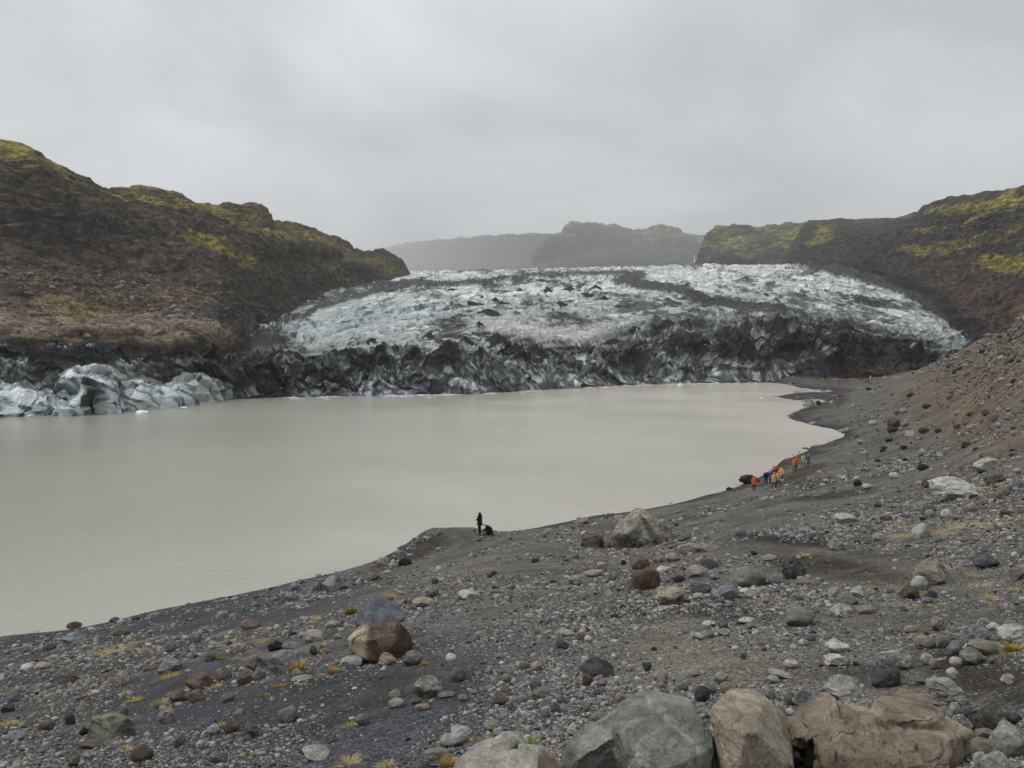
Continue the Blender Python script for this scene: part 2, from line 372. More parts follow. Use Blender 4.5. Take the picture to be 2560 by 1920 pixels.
rr.color_ramp.elements[0].position = .35; rr.color_ramp.elements[0].color = (.41, .388, .33, 1)
rr.color_ramp.elements[1].position = .65; rr.color_ramp.elements[1].color = (.52, .482, .42, 1)
sx = nn('ShaderNodeSeparateXYZ'); l(t.outputs['Object'], sx.inputs[0])
mg = nn('ShaderNodeMapRange'); mg.inputs[1].default_value = -90; mg.inputs[2].default_value = 60; l(sx.outputs[0], mg.inputs[0])
mw = nn('ShaderNodeMix'); mw.data_type = 'RGBA'; l(mg.outputs[0], mw.inputs[0]); mw.inputs[6].default_value = (.285, .285, .240, 1); l(rr.outputs[0], mw.inputs[7]); l(mw.outputs[2], b.inputs['Base Color'])
bp = nn('ShaderNodeBump'); bp.inputs['Strength'].default_value = .55; bp.inputs['Distance'].default_value = .16
x3 = nn('ShaderNodeTexNoise'); x3.inputs['Scale'].default_value = .03; x3.inputs['Detail'].default_value = 4; l(t.outputs['Object'], x3.inputs['Vector'])
m3 = nn('ShaderNodeMapRange'); m3.inputs[1].default_value = .38; m3.inputs[2].default_value = .62; m3.inputs[3].default_value = .25; m3.inputs[4].default_value = 1.0; l(x3.outputs['Fac'], m3.inputs[0]); l(m3.outputs[0], bp.inputs['Strength'])
l(x1.outputs['Fac'], bp.inputs['Height']); l(bp.outputs[0], b.inputs['Normal'])
b.inputs['Roughness'].default_value = .22; b.inputs['IOR'].default_value = 1.33
M_WATER = m
lake = mesh_np('lake_water', [(-700, 20, 0), (500, 20, 0), (500, 900, 0), (-700, 900, 0)], [(0, 1, 2, 3)], M_WATER)
tag(lake, 'milky grey-brown glacial lake water with fine ripples', kind='structure')

# ================================================================ glacier
fr = [(-500, 1085), (-200, 1060), (0, 1040), (200, 1032), (460, 1012), (560, 1000), (700, 994), (900, 990), (1200, 984), (1400, 972), (1500, 967), (1650, 960), (1900, 956), (2000, 953), (2200, 950), (2700, 950)]
fu = np.array([p[0] for p in fr]); fa = np.array([S(*p)[0] for p in fr]); fY = np.array([S(*p)[1] for p in fr])
gl = [(a, Y, CAMZ / Y) for a, Y in zip(fa, fY)]
def yf(u): return float(np.interp(u, fu, fY))
for u, v in ((-500, 960), (-200, 935), (0, 935), (150, 938), (300, 940), (460, 945), (560, 940), (700, 925), (800, 905), (900, 892), (1050, 895), (1200, 893), (1350, 886), (1500, 886), (1650, 884), (1900, 880), (2050, 900), (2200, 905), (2400, 890)):
    gl.append(G(u, v + 40 * (600 < u < 2000), yf(u) * 1.05))
for r in """-500,930,330 -200,915,310 0,915,275 200,918,290 400,918,310 560,912,330 640,900,370 700,890,430 900,893,385 1200,893,375 1500,888,430 1800,865,480 900,868,440 1200,862,430 1500,862,480 1700,862,470 2000,858,480 2150,885,470 2350,900,480 2500,880,520
-500,915,500 0,905,400 400,905,430 600,880,520 800,805,540 1100,800,520 1400,800,560 1700,790,600 2000,775,640 2300,850,570 2420,862,545
700,820,620 800,765,750 900,745,800 1200,732,830 1500,722,880 1800,712,900 2100,735,800 2300,785,700 2450,840,640
940,715,1100 1100,708,1150 1300,700,1200 1600,695,1200 1900,690,1150 2150,700,1050 2300,730,950
1000,691,1450 1300,684,1500 1560,678,1500 1750,673,1500 2050,672,1400 2200,680,1250 1000,698,1900 1300,690,2000 1750,690,2000 2100,690,1900 2500,720,1500""".split():
    gl.append(G(*map(float, r.split(','))))
TI = TPS(gl, sy=.6)
def gl_y(a, s):
    Yf = np.interp(a, fa, fY)
    s1 = np.clip(s / .42, 0, 1); s2 = np.clip((s - .42) / .58, 0, 1)
    return Yf * np.exp(.16 * s1 ** 1.15 + s2 ** 1.25 * (math.log(1900) - np.log(Yf * math.exp(.16))))
def gl_z(X, Y):
    a = X / Y; Yf = np.interp(a, fa, fY); z = TI(X, Y); q = Y / Yf - 1      # 0 at the front
    u0 = 1280 + F * a
    wx = X + 9 * fbm2(X / 30, Y / 30, 3, 201); wy = Y + 9 * fbm2(X / 30, Y / 30, 3, 207)
    front = (1 - sm(.06, .17, q)) * sm(350, 560, u0)
    mid = sm(.10, .3, q) * (1 - sm(1.2, 2.2, q))
    pk = peaks(wx / 20, wy / 24, 5, 1.15); pk2 = peaks(wx / 7, wy / 9, 9, 1.15)
    blk = brush(u0, Y, 1900, 500, 330, 110, 0, 1.0)
    rug = sm(-.35, .45, fbm2(X / 55, Y / 45, 3, 261))
    h = front * (11.5 * pk + 3.0 * pk2 - .6) - 2.5 * sm(.1, .2, q) * (1 - sm(.5, 1, q)) + (1 - sm(.1, .16, q)) * 1.8 * fbm2(wx / 3.0, wy / 14, 3, 265, rid=True)
    h = h + (mid * .8 * (1 - .84 * sm(.3, .6, q)) + .2 * sm(1.2, 2, q)) * (.3 + rug) * (6.5 * fbm2((wx * .8 + wy * .6) / 30, (wy * .8 - wx * .6) / 10, 5, 221, rid=True) + 2.4 * pk2 + 2.2 * fbm2(wx / 5, wy / 5, 3, 271, rid=True))
    h = h + blk * (8.5 * peaks(wx / 22, wy / 30, 15, 1.2) + 2.5 * pk2 + 1)
    h = h + brush(u0, Y, 690, 500, 85, 190, 0, 1) * (7 * pk + 3.5 * pk2)
    lft = 1 - sm(400, 620, u0)
    h = h + lft * (3.4 * pk + 1.6 * pk2)
    h = h + .7 * fbm2(wx / 2.6, wy / 2.6, 3, 231, rid=True) * (.4 + front) * (1 - sm(1.5, 2.5, q)) + 3.0 * fbm2(wx / 45, wy / 40, 3, 241) * sm(.3, .8, q)
    h = h + (5.0 * np.maximum(0, fbm2(X / 30, Y / 60, 4, 251)) + 3.5 * fbm2(X / 12, Y / 16, 3, 255, rid=True)) * sm(1.3, 2.4, q)
    vv0 = 865 + F * (CAMZ - z) / Y; cc0 = vv0 - 55 * ((u0 - 1450) / 600) ** 2 + 12 * fbm2(X / 45, Y / 60, 3, 281)
    h = h + sm(.15, .5, q) * (3.6 * fbm2(u0 / 150 + 3, cc0 / 15, 4, 285, rid=True) + 1.3 * fbm2(u0 / 45, cc0 / 8, 3, 289, rid=True)) * np.clip(Y / 700, .6, 1.5)
    h = h - 3.0 * sm(.16, .4, q) * sm(.07, 0, np.abs(fbm2(u0 / 75 + 5, cc0 / 11, 4, 295))) * (1 - .5 * sm(1.2, 2, q))
    ramp = np.clip(q / .035, 0, 1)
    return z * 1.0 + h * ramp * sm(-.02, .02, q) - 2.5 * (1 - sm(-.012, .004, q))
NA, NS = 1500, 900
ga = (np.linspace(-420, 2640, NA) - 1280) / F
ss = np.linspace(-.012, 1, NS)
A2, S2 = np.meshgrid(ga, ss)
Yi = np.where(S2 < 0, np.interp(A2, fa, fY) * (1 + S2), gl_y(A2, np.maximum(S2, 0))); Xi = A2 * Yi
Zi = gl_z(Xi, Yi)
RW = int(np.argmax((Yi / np.interp(A2, fa, fY) - 1).min(1) > .55)); q_ = Yi[:RW] / np.interp(A2[:RW], fa, fY) - 1
p3 = np.stack([Xi[:RW], Yi[:RW], Zi[:RW]], -1).reshape(-1, 3).astype(np.float32)
w3 = p3 + np.stack([6 * fbm3(p3 / 14 + 9 * k, 3, 400 + k) for k in range(3)], -1)
F1, F2, FI, FP = [x_.reshape(RW, -1) for x_ in worley3(w3 / np.array([14, 12, 20.], np.float32), 5, True)]
G1, G2, GI, GP = [x_.reshape(RW, -1) for x_ in worley3(w3 / np.array([4.2, 5, 9.], np.float32), 6, True)]
S3 = fbm3(w3 / np.array([3.5, 3.5, 9], np.float32), 4, 410, rid=True).reshape(RW, -1); S4 = fbm3(w3 / 12, 4, 415).reshape(RW, -1); S5 = fbm3(w3 / np.array([22, 22, 16], np.float32), 4, 418).reshape(RW, -1)
wl_ = (1 - sm(.10, .42, q_)) * sm(-.012, .006, q_) * (.6 + .4 * sm(300, 560, 1280 + F * A2[:RW]))
dd_ = wl_ * (7.5 * FP + 2.2 * (FI - .5) + 2.4 * GP + 1.6 * S3)
Yi[:RW] -= dd_ * .8; Xi[:RW] += dd_ * .25 * (FI - .5); Zi[:RW] += dd_ * .5 * sm(.004, .03, q_)
ZB = Zi; ui, vi = proj(Xi, Yi, Zi); ub, vb = proj(Xi, Yi, ZB)
qq = Yi / np.interp(A2, fa, fY) - 1
wx = Xi + 12 * fbm2(Xi / 40, Yi / 40, 3, 301); wy = Yi + 1.3 * Zi + 12 * fbm2(Xi / 40, Yi / 40, 3, 307)
fa_ = (wx * .85 + wy * .5); fb_ = (wy * .85 - wx * .5)
st1 = fbm2(fa_ / 34, fb_ / 8, 5, 311, rid=True); st2 = fbm2(wx / 5, wy / 4, 4, 317, rid=True); st3 = fbm2(wx / 60, wy / 45, 4, 323)
st4 = fbm2(wx / 3.2 + wy / 12, wy / 9, 4, 331); fine = fbm2(Xi / 1.6, Yi / 2.2, 3, 337)
white = np.array((.82, .84, .84)); grey = np.array((.33, .35, .35)); black = np.array((.013, .013, .017)); bluish = np.array((.44, .53, .54)); tanice = np.array((.50, .47, .43))
sl = 0.0
ci = lerp(np.broadcast_to(white, V3.shape[:0] + Xi.shape + (3,)).copy(), grey, np.clip(.10 + .38 * (1 - sm(.5, 1.3, qq)) + .8 * sm(0, .75, st1) * sm(-.5, .4, st2) + .8 * st3 + .4 * st4 + .4 * sm(1050, 750, ui), 0, 1))
pu = 1 / np.clip(Yi / 300, .7, 4) ** .5
vi0, ui0 = vi, ui; ZB0 = TI(Xi, Yi)
ui = ui + 42 * fbm2(Xi / 28, Yi / 60, 4, 371) * pu + 14 * fbm2(Xi / 7, Yi / 14, 3, 381); vi = vi + (16 * fbm2(Xi / 22, Yi / 60, 4, 375) + 7 * fbm2(Xi / 6, Yi / 12, 3, 377)) * pu
cf = 865 + F * (CAMZ - ZB0) / Yi - 55 * ((ui0 - 1450) / 600) ** 2 + 12 * fbm2(Xi / 45, Yi / 60, 3, 281)
fl1 = fbm2(ui0 / 150 + 3, cf / 15, 4, 285, rid=True); fl2 = fbm2(ui0 / 60 + 7, cf / 7, 4, 293, rid=True); fl3 = fbm2(ui0 / 150 + 1, cf / 22, 5, 297)
pl = sm(.12, .4, qq)
ci = lerp(ci, np.array((.23, .25, .255)), np.clip(sm(.3, -.25, fl1) * .85 + sm(.35, .8, fl2) * .45, 0, 1) * pl * .85)
ci = lerp(ci, np.array((.05, .052, .058)), np.clip(sm(.36, .6, fl2 * .5 + .6 * fl3 + .10 + .12 * brush(ui0, vi0, 1900, 790, 400, 60, 0, 1)) * 1.0, 0, 1) * pl * .95)
crv = sm(.06, 0, np.abs(fbm2(ui0 / 75 + 5, cf / 11, 4, 295))); ci = lerp(ci, np.array((.10, .125, .14)), crv * pl * .8 * sm(-.4, .2, fl3))
D = np.zeros_like(Xi)                                     # ash cover 0..1
def add(m_, a_=1.0):
    global D; D = np.maximum(D, m_ * a_)
add(stroke(ui, vi, [(900, 714, 7), (1030, 708, 7), (1140, 712, 6), (1240, 700, 5), (1340, 690, 6), (1450, 686, 5), (1560, 685, 7), (1600, 690, 8)], 9), .95)
add(stroke(ui, vi, [(1600, 690, 14), (1545, 704, 12), (1620, 716, 12), (1700, 726, 12), (1790, 755, 12), (1860, 768, 16), (1960, 770, 16)], 12), 1.0)
add(stroke(ui, vi, [(640, 860, 34), (720, 800, 11), (800, 770, 8), (900, 740, 8), (1000, 716, 9), (1050, 702, 7)], 14), .85)
add(brush(ui, vi, 680, 850, 70, 42, -20, 1), .84)
add(brush(ui, vi, 1850, 862, 270, 74, -3, 1), .74); add(brush(ui, vi, 2080, 840, 200, 26, 12, 1), .78)
add(brush(ui, vi, 1950, 805, 210, 46, 5, 1), .72); add(brush(ui, vi, 1250, 850, 330, 26, 4, 1), .62)
add(brush(ui, vi, 2150, 860, 220, 32, 6, 1), .85)
add(brush(ui, vi, 2180, 925, 230, 52, 0, .6), 1.1)
add(stroke(ui, vi, [(2030, 668, 8), (2110, 680, 14), (2220, 705, 24), (2330, 750, 30), (2420, 820, 30), (2470, 850, 30)], 20), 1.0)
add(stroke(ui, vi, [(2080, 770, 6), (2140, 752, 10), (2220, 765, 8)], 8), .75)
add(stroke(ui, vi, [(1960, 790, 14), (2060, 800, 14), (2200, 830, 14), (2330, 862, 12)], 12), .75)
add(stroke(ui, vi, [(620, 905, 20), (800, 890, 18), (1000, 888, 14), (1200, 885, 12), (1400, 880, 14), (1600, 870, 16)], 14), .64)
add(brush(ui, vi, 700, 960, 200, 45, 0, 1), .74); add(brush(ui, vi, 980, 950, 160, 40, 10, 1), .58); add(brush(ui, vi, 1250, 950, 160, 34, 0, 1), .36)
add(brush(ui, vi, 1500, 930, 190, 36, 0, 1), .42); add(brush(ui, vi, 1760, 930, 130, 36, 0, 1), .50); add(brush(ui, vi, 1140, 880, 60, 22, 30, 1), .85)
add(brush(ui, vi, 300, 915, 460, 26, 0, 1), .62); add(brush(ui, vi, 90, 965, 260, 45, 8, 1), .75); add(brush(ui, vi, 500, 960, 140, 45, 0, 1), .6)
add(brush(ui, vi, 240, 880, 490, 24, 0, .7), 1.1)
add(.33 + .10 * (1 - sm(.6, 1.2, qq)))
fz = (1 - sm(.05, .12, qq)); pkc = peaks((Xi + 9 * fbm2(Xi / 30, Yi / 30, 3, 201)) / 20, (Yi + 9 * fbm2(Xi / 30, Yi / 30, 3, 207)) / 24, 5, 1.15)
nz = .45 * (.25 - pkc) * (1 - sm(.08, .16, qq)) * sm(500, 650, ui0) + .60 * st3 + .55 * fbm2(wx / 9, wy / 9, 4, 351) + .30 * st2 * .6 + .25 * st4
nz = nz + .45 * fl3 * pl + .35 * fbm2(Xi / 9, Yi / 14, 4, 391) * sm(.4, 1, qq)
isl = sm(.43, .56, D * .74 + .50 * nz - .02)
fw = np.zeros_like(Xi); fw[:RW] = (1 - sm(.10, .38, q_ + .10 * S4 - .25 * sm(620, 520, ui0[:RW]) - .22 * brush(ui0[:RW], vi0[:RW], 1850, 840, 330, 60, 0, 1) - .4 * brush(ui0[:RW], vi0[:RW], 690, 860, 90, 60, 0, 1)))
tone = np.zeros(Xi.shape + (3,)); t_ = np.clip(.40 * GI + .50 * FI - .10 + .6 * S4 + .9 * S5 + .16 * sm(560, 900, ui0[:RW]) - .28 * brush(ui0[:RW], vi0[:RW], 1800, 860, 330, 80, 0, 1) - .25 * brush(ui0[:RW], vi0[:RW], 700, 950, 200, 60, 0, 1) + .30 * brush(ui0[:RW], vi0[:RW], 1450, 945, 420, 42, 0, 1), 0, 1)
tone[:RW] = lerp(lerp(np.broadcast_to(np.array((.065, .068, .074)), q_.shape + (3,)), np.array((.34, .37, .36)), sm(.1, .5, t_)), np.array((.60, .64, .63)), sm(.55, .95, t_))
tone[:RW] = lerp(tone[:RW], np.array((.40, .50, .50)), np.clip(sm(.1, .4, S4) * (FI > .55) * .6, 0, 1))
spk = sm(.33, .42, fbm2(Xi / 15, Yi / 24, 5, 361) - .10 * (1 - D)) * sm(.2, .6, qq)
isl = np.clip(np.maximum(isl, spk * .9), 0, 1)
ci = lerp(ci, grey * .75, np.clip(.35 * fz + .5 * sm(.3, .8, D), 0, 1))
ci = lerp(ci, bluish, np.clip(brush(ui, vi, 1320, 950, 420, 40, 0, 1) * (.5 + .8 * st3) + brush(ui, vi, 1850, 940, 120, 26, 0, 1) * .6 + brush(ui, vi, 900, 800, 200, 30, -8, 1) * .3, 0, .8))
ci = lerp(ci, tanice, np.clip(brush(ui, vi, 1420, 835, 220, 28, 5, 1) * (.4 + .8 * st4), 0, .6))
ci = lerp(ci, black * 2.5, np.clip(sm(.45, .8, st1 + .5 * st2) * fz * .65, 0, 1))
ci = lerp(ci, tone, fw * .88)
st_d = np.zeros_like(Xi); st_d[:RW] = np.clip(sm(.15, .65, S3 - .35 * S5) * .85, 0, 1)
ci = lerp(ci, black * 1.6, st_d * fw)
isl = np.clip(isl * (1 - .72 * fw * sm(.12, .3, tone.mean(-1)) * (D < .95) * sm(2120, 2000, ui0)), 0, 1)
ci = lerp(ci, black, isl * (.90 + .1 * np.clip(fine, -1, 1)))
ci = np.clip(ci * (1 + .12 * fine[..., None] / np.clip(Yi / 400, 1, 5)[..., None]), .012, .8)
br = brush(ui, vi, 2180, 925, 170, 20, 0, .8) * sm(-.1, .3, st3 + .3)
ci = lerp(ci, np.array((.06, .045, .036)), np.clip(br, 0, 1) * .85)
Zi = Zi + isl * sm(.5, .9, qq) * (.5 + 2.4 * fbm2(Xi / 7, Yi / 9, 4, 395, rid=True)) * np.clip(Yi / 800, .6, 1.6)
VI = np.stack([Xi, Yi, Zi], -1)
glacier = mesh_np('glacier_terrain', VI.reshape(-1, 3), grid_faces(NS, NA), M_ICE, ci.reshape(-1, 3))
tag(glacier, 'white and ash-streaked glacier tongue with jagged front above the lake', kind='structure')

# ================================================================ lofted hills
def cr(xs, ys, x):                                        # smooth curve through points (monotone cubic)
    xs = np.asarray(xs, float); ys = np.asarray(ys, float)
    h = np.diff(xs); d = np.diff(ys) / h
    mth = np.zeros(len(xs)); mth[1:-1] = np.where(d[1:] * d[:-1] > 0, 2 * d[1:] * d[:-1] / (d[1:] + d[:-1] + 1e-12), 0)
    mth[0], mth[-1] = d[0], d[-1]
    x = np.clip(x, xs[0], xs[-1]); i = np.clip(np.searchsorted(xs, x) - 1, 0, len(h) - 1); t = (x - xs[i]) / h[i]
    return (2 * t ** 3 - 3 * t ** 2 + 1) * ys[i] + (t ** 3 - 2 * t ** 2 + t) * h[i] * mth[i] + (-2 * t ** 3 + 3 * t ** 2) * ys[i + 1] + (t ** 3 - t ** 2) * h[i] * mth[i + 1]
def loft(rows, ua, ub_, nc, nr, disp, back=None):
    """rows: guide lines from foot to crest, each [(u, v, Y), ...]; returns points, image coords, fractions"""
    uu = np.linspace(ua, ub_, nc); R = []
    for r in rows:
        r = np.array(r, float); R.append((cr(r[:, 0], r[:, 1], uu), cr(r[:, 0], r[:, 2], uu)))
    pts = []
    for v, Y in R:
        a, t = ray(uu, v); pts.append(np.stack([a * Y, Y, CAMZ + t * Y], -1))
    if back:
        last = pts[-1]
        for f_, dz in back: pts.append(last + np.stack([last[:, 0] / last[:, 1] * f_, np.full(nc, f_), np.full(nc, dz)], -1))
    pts = np.array(pts); K = len(pts)
    d = np.sqrt(((pts[1:] - pts[:-1]) ** 2).sum(-1)).mean(1) ** .5
    if back: d[-len(back):] *= .35
    s = np.r_[0, np.cumsum(d)]; s /= s[-1]; tt = np.linspace(0, 1, nr)
    out_ = np.empty((nr, nc, 3))
    idx = np.clip(np.searchsorted(s, tt) - 1, 0, K - 2); f_ = (tt - s[idx]) / (s[idx + 1] - s[idx])
    for ax in range(3):
        mtg = np.zeros((K, nc)); dd = (pts[1:, :, ax] - pts[:-1, :, ax]) / np.diff(s)[:, None]
        mtg[1:-1] = .5 * (dd[1:] + dd[:-1]); mtg[0] = dd[0]; mtg[-1] = dd[-1]; mtg *= .6
        h = (s[idx + 1] - s[idx])[:, None]; f2 = f_[:, None]
        out_[..., ax] = ((2 * f2 ** 3 - 3 * f2 ** 2 + 1) * pts[idx, :, ax] + (f2 ** 3 - 2 * f2 ** 2 + f2) * h * mtg[idx]
                         + (-2 * f2 ** 3 + 3 * f2 ** 2) * pts[idx + 1, :, ax] + (f2 ** 3 - f2 ** 2) * h * mtg[idx + 1])
    us, vs = proj(out_[..., 0], out_[..., 1], out_[..., 2])
    e1 = np.gradient(out_, axis=1); e2 = np.gradient(out_, axis=0); nrm = np.cross(e1, e2); nrm /= np.linalg.norm(nrm, axis=-1)[..., None] + 1e-9
    out_ = out_ + nrm * disp(out_, us, vs)[..., None]
    e1 = np.gradient(out_, axis=1); e2 = np.gradient(out_, axis=0); nrm = np.cross(e1, e2); nrm /= np.linalg.norm(nrm, axis=-1)[..., None] + 1e-9
    return out_, us, vs, nrm, (nr, nc)
def F3(p, sc, o, s, rid=False, g=.5):
    q = (p / np.array(sc)).reshape(-1, 3); return fbm3(q, o, s, g, rid).reshape(p.shape[:-1])
def F3c(p, sc, o, s, rid=False, g=.5): return F3(p, sc, o, s, rid, g)

# --- left hillside
crest = [(-420, 230, 480), (0, 361, 520), (52, 370, 530), (87, 388, 535), (127, 422, 545), (185, 451, 570), (278, 486, 640), (359, 486, 690), (451, 509, 740), (521, 523, 790), (578, 521, 840),
         (642, 526, 890), (683, 561, 910), (740, 573, 970), (856, 613, 1080), (914, 634, 1160), (960, 631, 1250), (1007, 660, 1340), (1034, 698, 1400)]
rows = [
 [(-420, 960, 290), (0, 935, 300), (300, 930, 330), (560, 925, 420), (640, 890, 520), (730, 830, 700), (850, 765, 900), (950, 735, 1050), (1034, 715, 1390)],
 [(-420, 905, 300), (0, 900, 312), (300, 900, 345), (560, 900, 435), (630, 850, 540), (730, 795, 720), (850, 748, 920), (950, 722, 1070), (1034, 710, 1391)],
 [(-420, 880, 305), (0, 872, 318), (300, 865, 352), (500, 880, 390), (620, 835, 550), (730, 780, 735), (850, 738, 940), (950, 715, 1090), (1034, 708, 1392)],
 [(-420, 835, 308), (0, 832, 322), (200, 826, 338), (400, 838, 375), (520, 846, 402), (620, 815, 565), (730, 762, 755), (850, 726, 960), (950, 708, 1110), (1034, 706, 1393)],
 [(-420, 795, 345), (0, 800, 362), (150, 800, 372), (350, 818, 400), (520, 820, 430), (620, 790, 590), (730, 742, 790), (850, 710, 980), (950, 700, 1140), (1034, 705, 1394)],
 [(-420, 690, 385), (0, 705, 400), (300, 730, 450), (520, 745, 500), (650, 720, 690), (760, 690, 860), (870, 680, 1010), (960, 686, 1180), (1034, 704, 1395)],
 [(-420, 600, 420), (0, 610, 436), (300, 640, 500), (520, 665, 570), (680, 655, 780), (800, 650, 940), (900, 660, 1020), (970, 672, 1220), (1034, 702, 1396)],
 [(-420, 480, 440), (0, 510, 455), (150, 530, 480), (300, 560, 540), (500, 590, 640), (680, 605, 770), (800, 620, 900), (900, 648, 1080), (970, 660, 1240), (1034, 701, 1397)],
 [(-420, 330, 460), (0, 430, 475), (150, 475, 510), (300, 520, 590), (500, 550, 700), (680, 580, 850), (800, 605, 960), (900, 640, 1120), (970, 645, 1250), (1034, 700, 1398)],
 crest]
def disp_l(p, us, vs):
    cl = sm(640, 560, vs) * sm(380, 450, vs + 0 * us)
    st_ = F3(p, (60, 60, 9), 4, 401, True)                      # horizontal strata
    gu = F3(p, (26, 26, 70), 4, 405)                             # gullies
    big = F3(p, (70, 70, 50), 4, 409); med = F3(p, (13, 13, 8), 5, 413, True); sml = F3(p, (4, 4, 3), 3, 419, True)
    k = np.clip(p[..., 1] / 500, .6, 1.8)
    return k * (6.5 * big + 6.0 * gu + (3.0 + 5.5 * cl) * st_ + 2.6 * med + 1.0 * sml) * sm(905, 860, vs) * .95 * (.50 + .50 * sm(0, 70, vs - np.interp(us, [c_[0] for c_ in crest], [c_[1] for c_ in crest])))
def hill_colour(p, us, vs, nr, rock, scree, dark, moss_amt, mosscol, s):
    n1_ = F3(p, (45, 45, 14), 5, s); n2_ = F3(p, (10, 10, 5), 4, s + 5); n3_ = F3(p, (110, 110, 60), 3, s + 9); n4_ = F3(p, (3, 3, 2), 3, s + 13)
    c = lerp(np.broadcast_to(np.array(scree), p.shape).copy(), np.array(rock), np.clip(.5 + 1.2 * n1_, 0, 1))
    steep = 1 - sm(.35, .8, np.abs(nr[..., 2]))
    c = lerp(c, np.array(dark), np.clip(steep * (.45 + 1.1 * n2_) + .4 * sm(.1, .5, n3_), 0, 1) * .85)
    flat = sm(.45, .85, nr[..., 2] + .25 * n2_)
    mo = np.clip(moss_amt * (.35 + 1.0 * flat) * sm(-.18, .25, n1_ + .5 * n2_ + .4 * n3_ + (moss_amt - .5) * .5), 0, 1)
    n5_ = F3(p, (7, 7, 2.6), 5, s + 17, True); n6_ = F3(p, (1.6, 1.6, 1.2), 3, s + 19)
    c = c * (1 - .5 * sm(.15, .6, n5_))[..., None]  # creases darkened in the colour to stand in for crevice shade
    c = lerp(c, lerp(np.broadcast_to(np.array(mosscol), p.shape), np.array(mosscol) * .55, np.clip(.5 + 1.3 * n4_ + n2_, 0, 1)), mo)
    c = c * (1 + .45 * n2_[..., None] + .35 * n4_[..., None] + .4 * n6_[..., None])
    return np.clip(c, .012, .5), mo
p, us, vs, nr, (r_, c_) = loft(rows, -420, 1034, 900, 620, disp_l, back=[(40, -12), (150, -90)])
ma = sm(640, 420, vs) * .55 + .12
ma = np.maximum(ma, stroke(us, vs, [(0, 420, 40), (130, 460, 22), (280, 500, 26), (400, 520, 20), (520, 540, 26), (640, 560, 30), (760, 600, 26), (860, 640, 26), (960, 690, 22), (1000, 690, 20)], 24) * .72)
ma = np.maximum(ma, brush(us, vs, 560, 545, 70, 20, 12, 1) * 1.1)
for a_ in ((30, 500, 130, 12, 5, .9), (560, 640, 120, 18, 25, .9), (170, 780, 140, 26, 5, .5), (270, 760, 80, 14, 0, .4), (60, 620, 90, 14, 5, .5), (420, 600, 120, 18, 20, .6), (700, 630, 110, 26, 30, .75), (830, 680, 120, 26, 35, .85), (940, 670, 60, 30, 20, .9)):
    ma = np.maximum(ma, brush(us, vs, *a_[:5], 1.0) * a_[5])
ma = ma * (1 - .8 * brush(us, vs, 120, 560, 260, 55, 10, .8))
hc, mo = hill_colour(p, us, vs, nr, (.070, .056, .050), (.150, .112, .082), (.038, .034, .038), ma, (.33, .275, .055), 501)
sh = stroke(us, vs, [(-400, 815, 30), (0, 820, 32), (200, 825, 34), (400, 840, 30), (560, 850, 24)], 30)
hc = lerp(hc, np.array((.25, .195, .145)), np.clip(sh * (.7 + 1.5 * F3(p, (20, 20, 2.5), 4, 517)), 0, .9))
sp = sm(.38, .5, F3(p, (2.6, 2.6, 2.2), 3, 531)) * brush(us, vs, 330, 740, 330, 60, 12, 1)
hc = lerp(hc, np.array((.22, .185, .15)), sp * .7)
pb = brush(us, vs, 440, 745, 90, 30, 15, 1) + .7 * brush(us, vs, 240, 695, 40, 18, 0, 1) + .7 * brush(us, vs, 60, 700, 50, 14, 0, 1)
hc = lerp(hc, np.array((.19, .145, .11)), np.clip(pb * 1.6 * sm(.05, .3, F3(p, (7, 7, 5), 4, 541)), 0, 1) * .8)
hc = lerp(hc, np.array((.05, .048, .052)), brush(us, vs, 500, 805, 110, 16, -3, .9) * .8)
hc = lerp(hc, np.array((.022, .022, .026)), np.clip(brush(us, vs, 760, 800, 160, 18, -24, 1) + brush(us, vs, 940, 732, 110, 10, -10, 1), 0, 1) * .7)
HLP, HLU, HLV = p, us, vs
hl_o = mesh_np('hillside', p.reshape(-1, 3), grid_faces(r_, c_)[:, ::-1], M_HILL, hc.reshape(-1, 3))
tag(hl_o, 'brown rocky hillside with mossy crest left of the glacier', kind='structure')

# --- right mountain
crest = [(1930, 690, 1500), (1960, 650, 1500), (1985, 610, 1500), (2007, 572, 1500), (2025, 555, 1480), (2100, 551, 1420), (2187, 553, 1350), (2268, 544, 1180), (2326, 511, 1040), (2407, 492, 900), (2480, 482, 800), (2560, 471, 720), (2800, 430, 560), (3000, 410, 480)]
rows = [
 [(1930, 700, 1300), (2030, 690, 1250), (2110, 705, 1150), (2200, 735, 1000), (2280, 780, 850), (2360, 830, 700), (2440, 880, 560), (2560, 960, 430), (3000, 1100, 300)],
 [(1930, 695, 1350), (2030, 672, 1290), (2110, 682, 1190), (2200, 705, 1040), (2280, 745, 880), (2360, 795, 730), (2440, 835, 600), (2560, 860, 470), (3000, 900, 320)],
 [(1930, 693, 1400), (2030, 660, 1330), (2110, 660, 1230), (2200, 670, 1080), (2280, 700, 920), (2360, 745, 770), (2440, 775, 640), (2560, 790, 500), (3000, 800, 340)],
 [(1930, 692, 1430), (2000, 645, 1390), (2110, 625, 1280), (2200, 625, 1130), (2280, 640, 980), (2360, 665, 830), (2440, 680, 700), (2560, 690, 560), (3000, 690, 380)],
 [(1930, 691, 1460), (1985, 620, 1440), (2020, 595, 1420), (2110, 590, 1340), (2200, 585, 1200), (2280, 580, 1060), (2360, 580, 910), (2440, 585, 780), (2560, 590, 640), (3000, 560, 420)],
 crest]
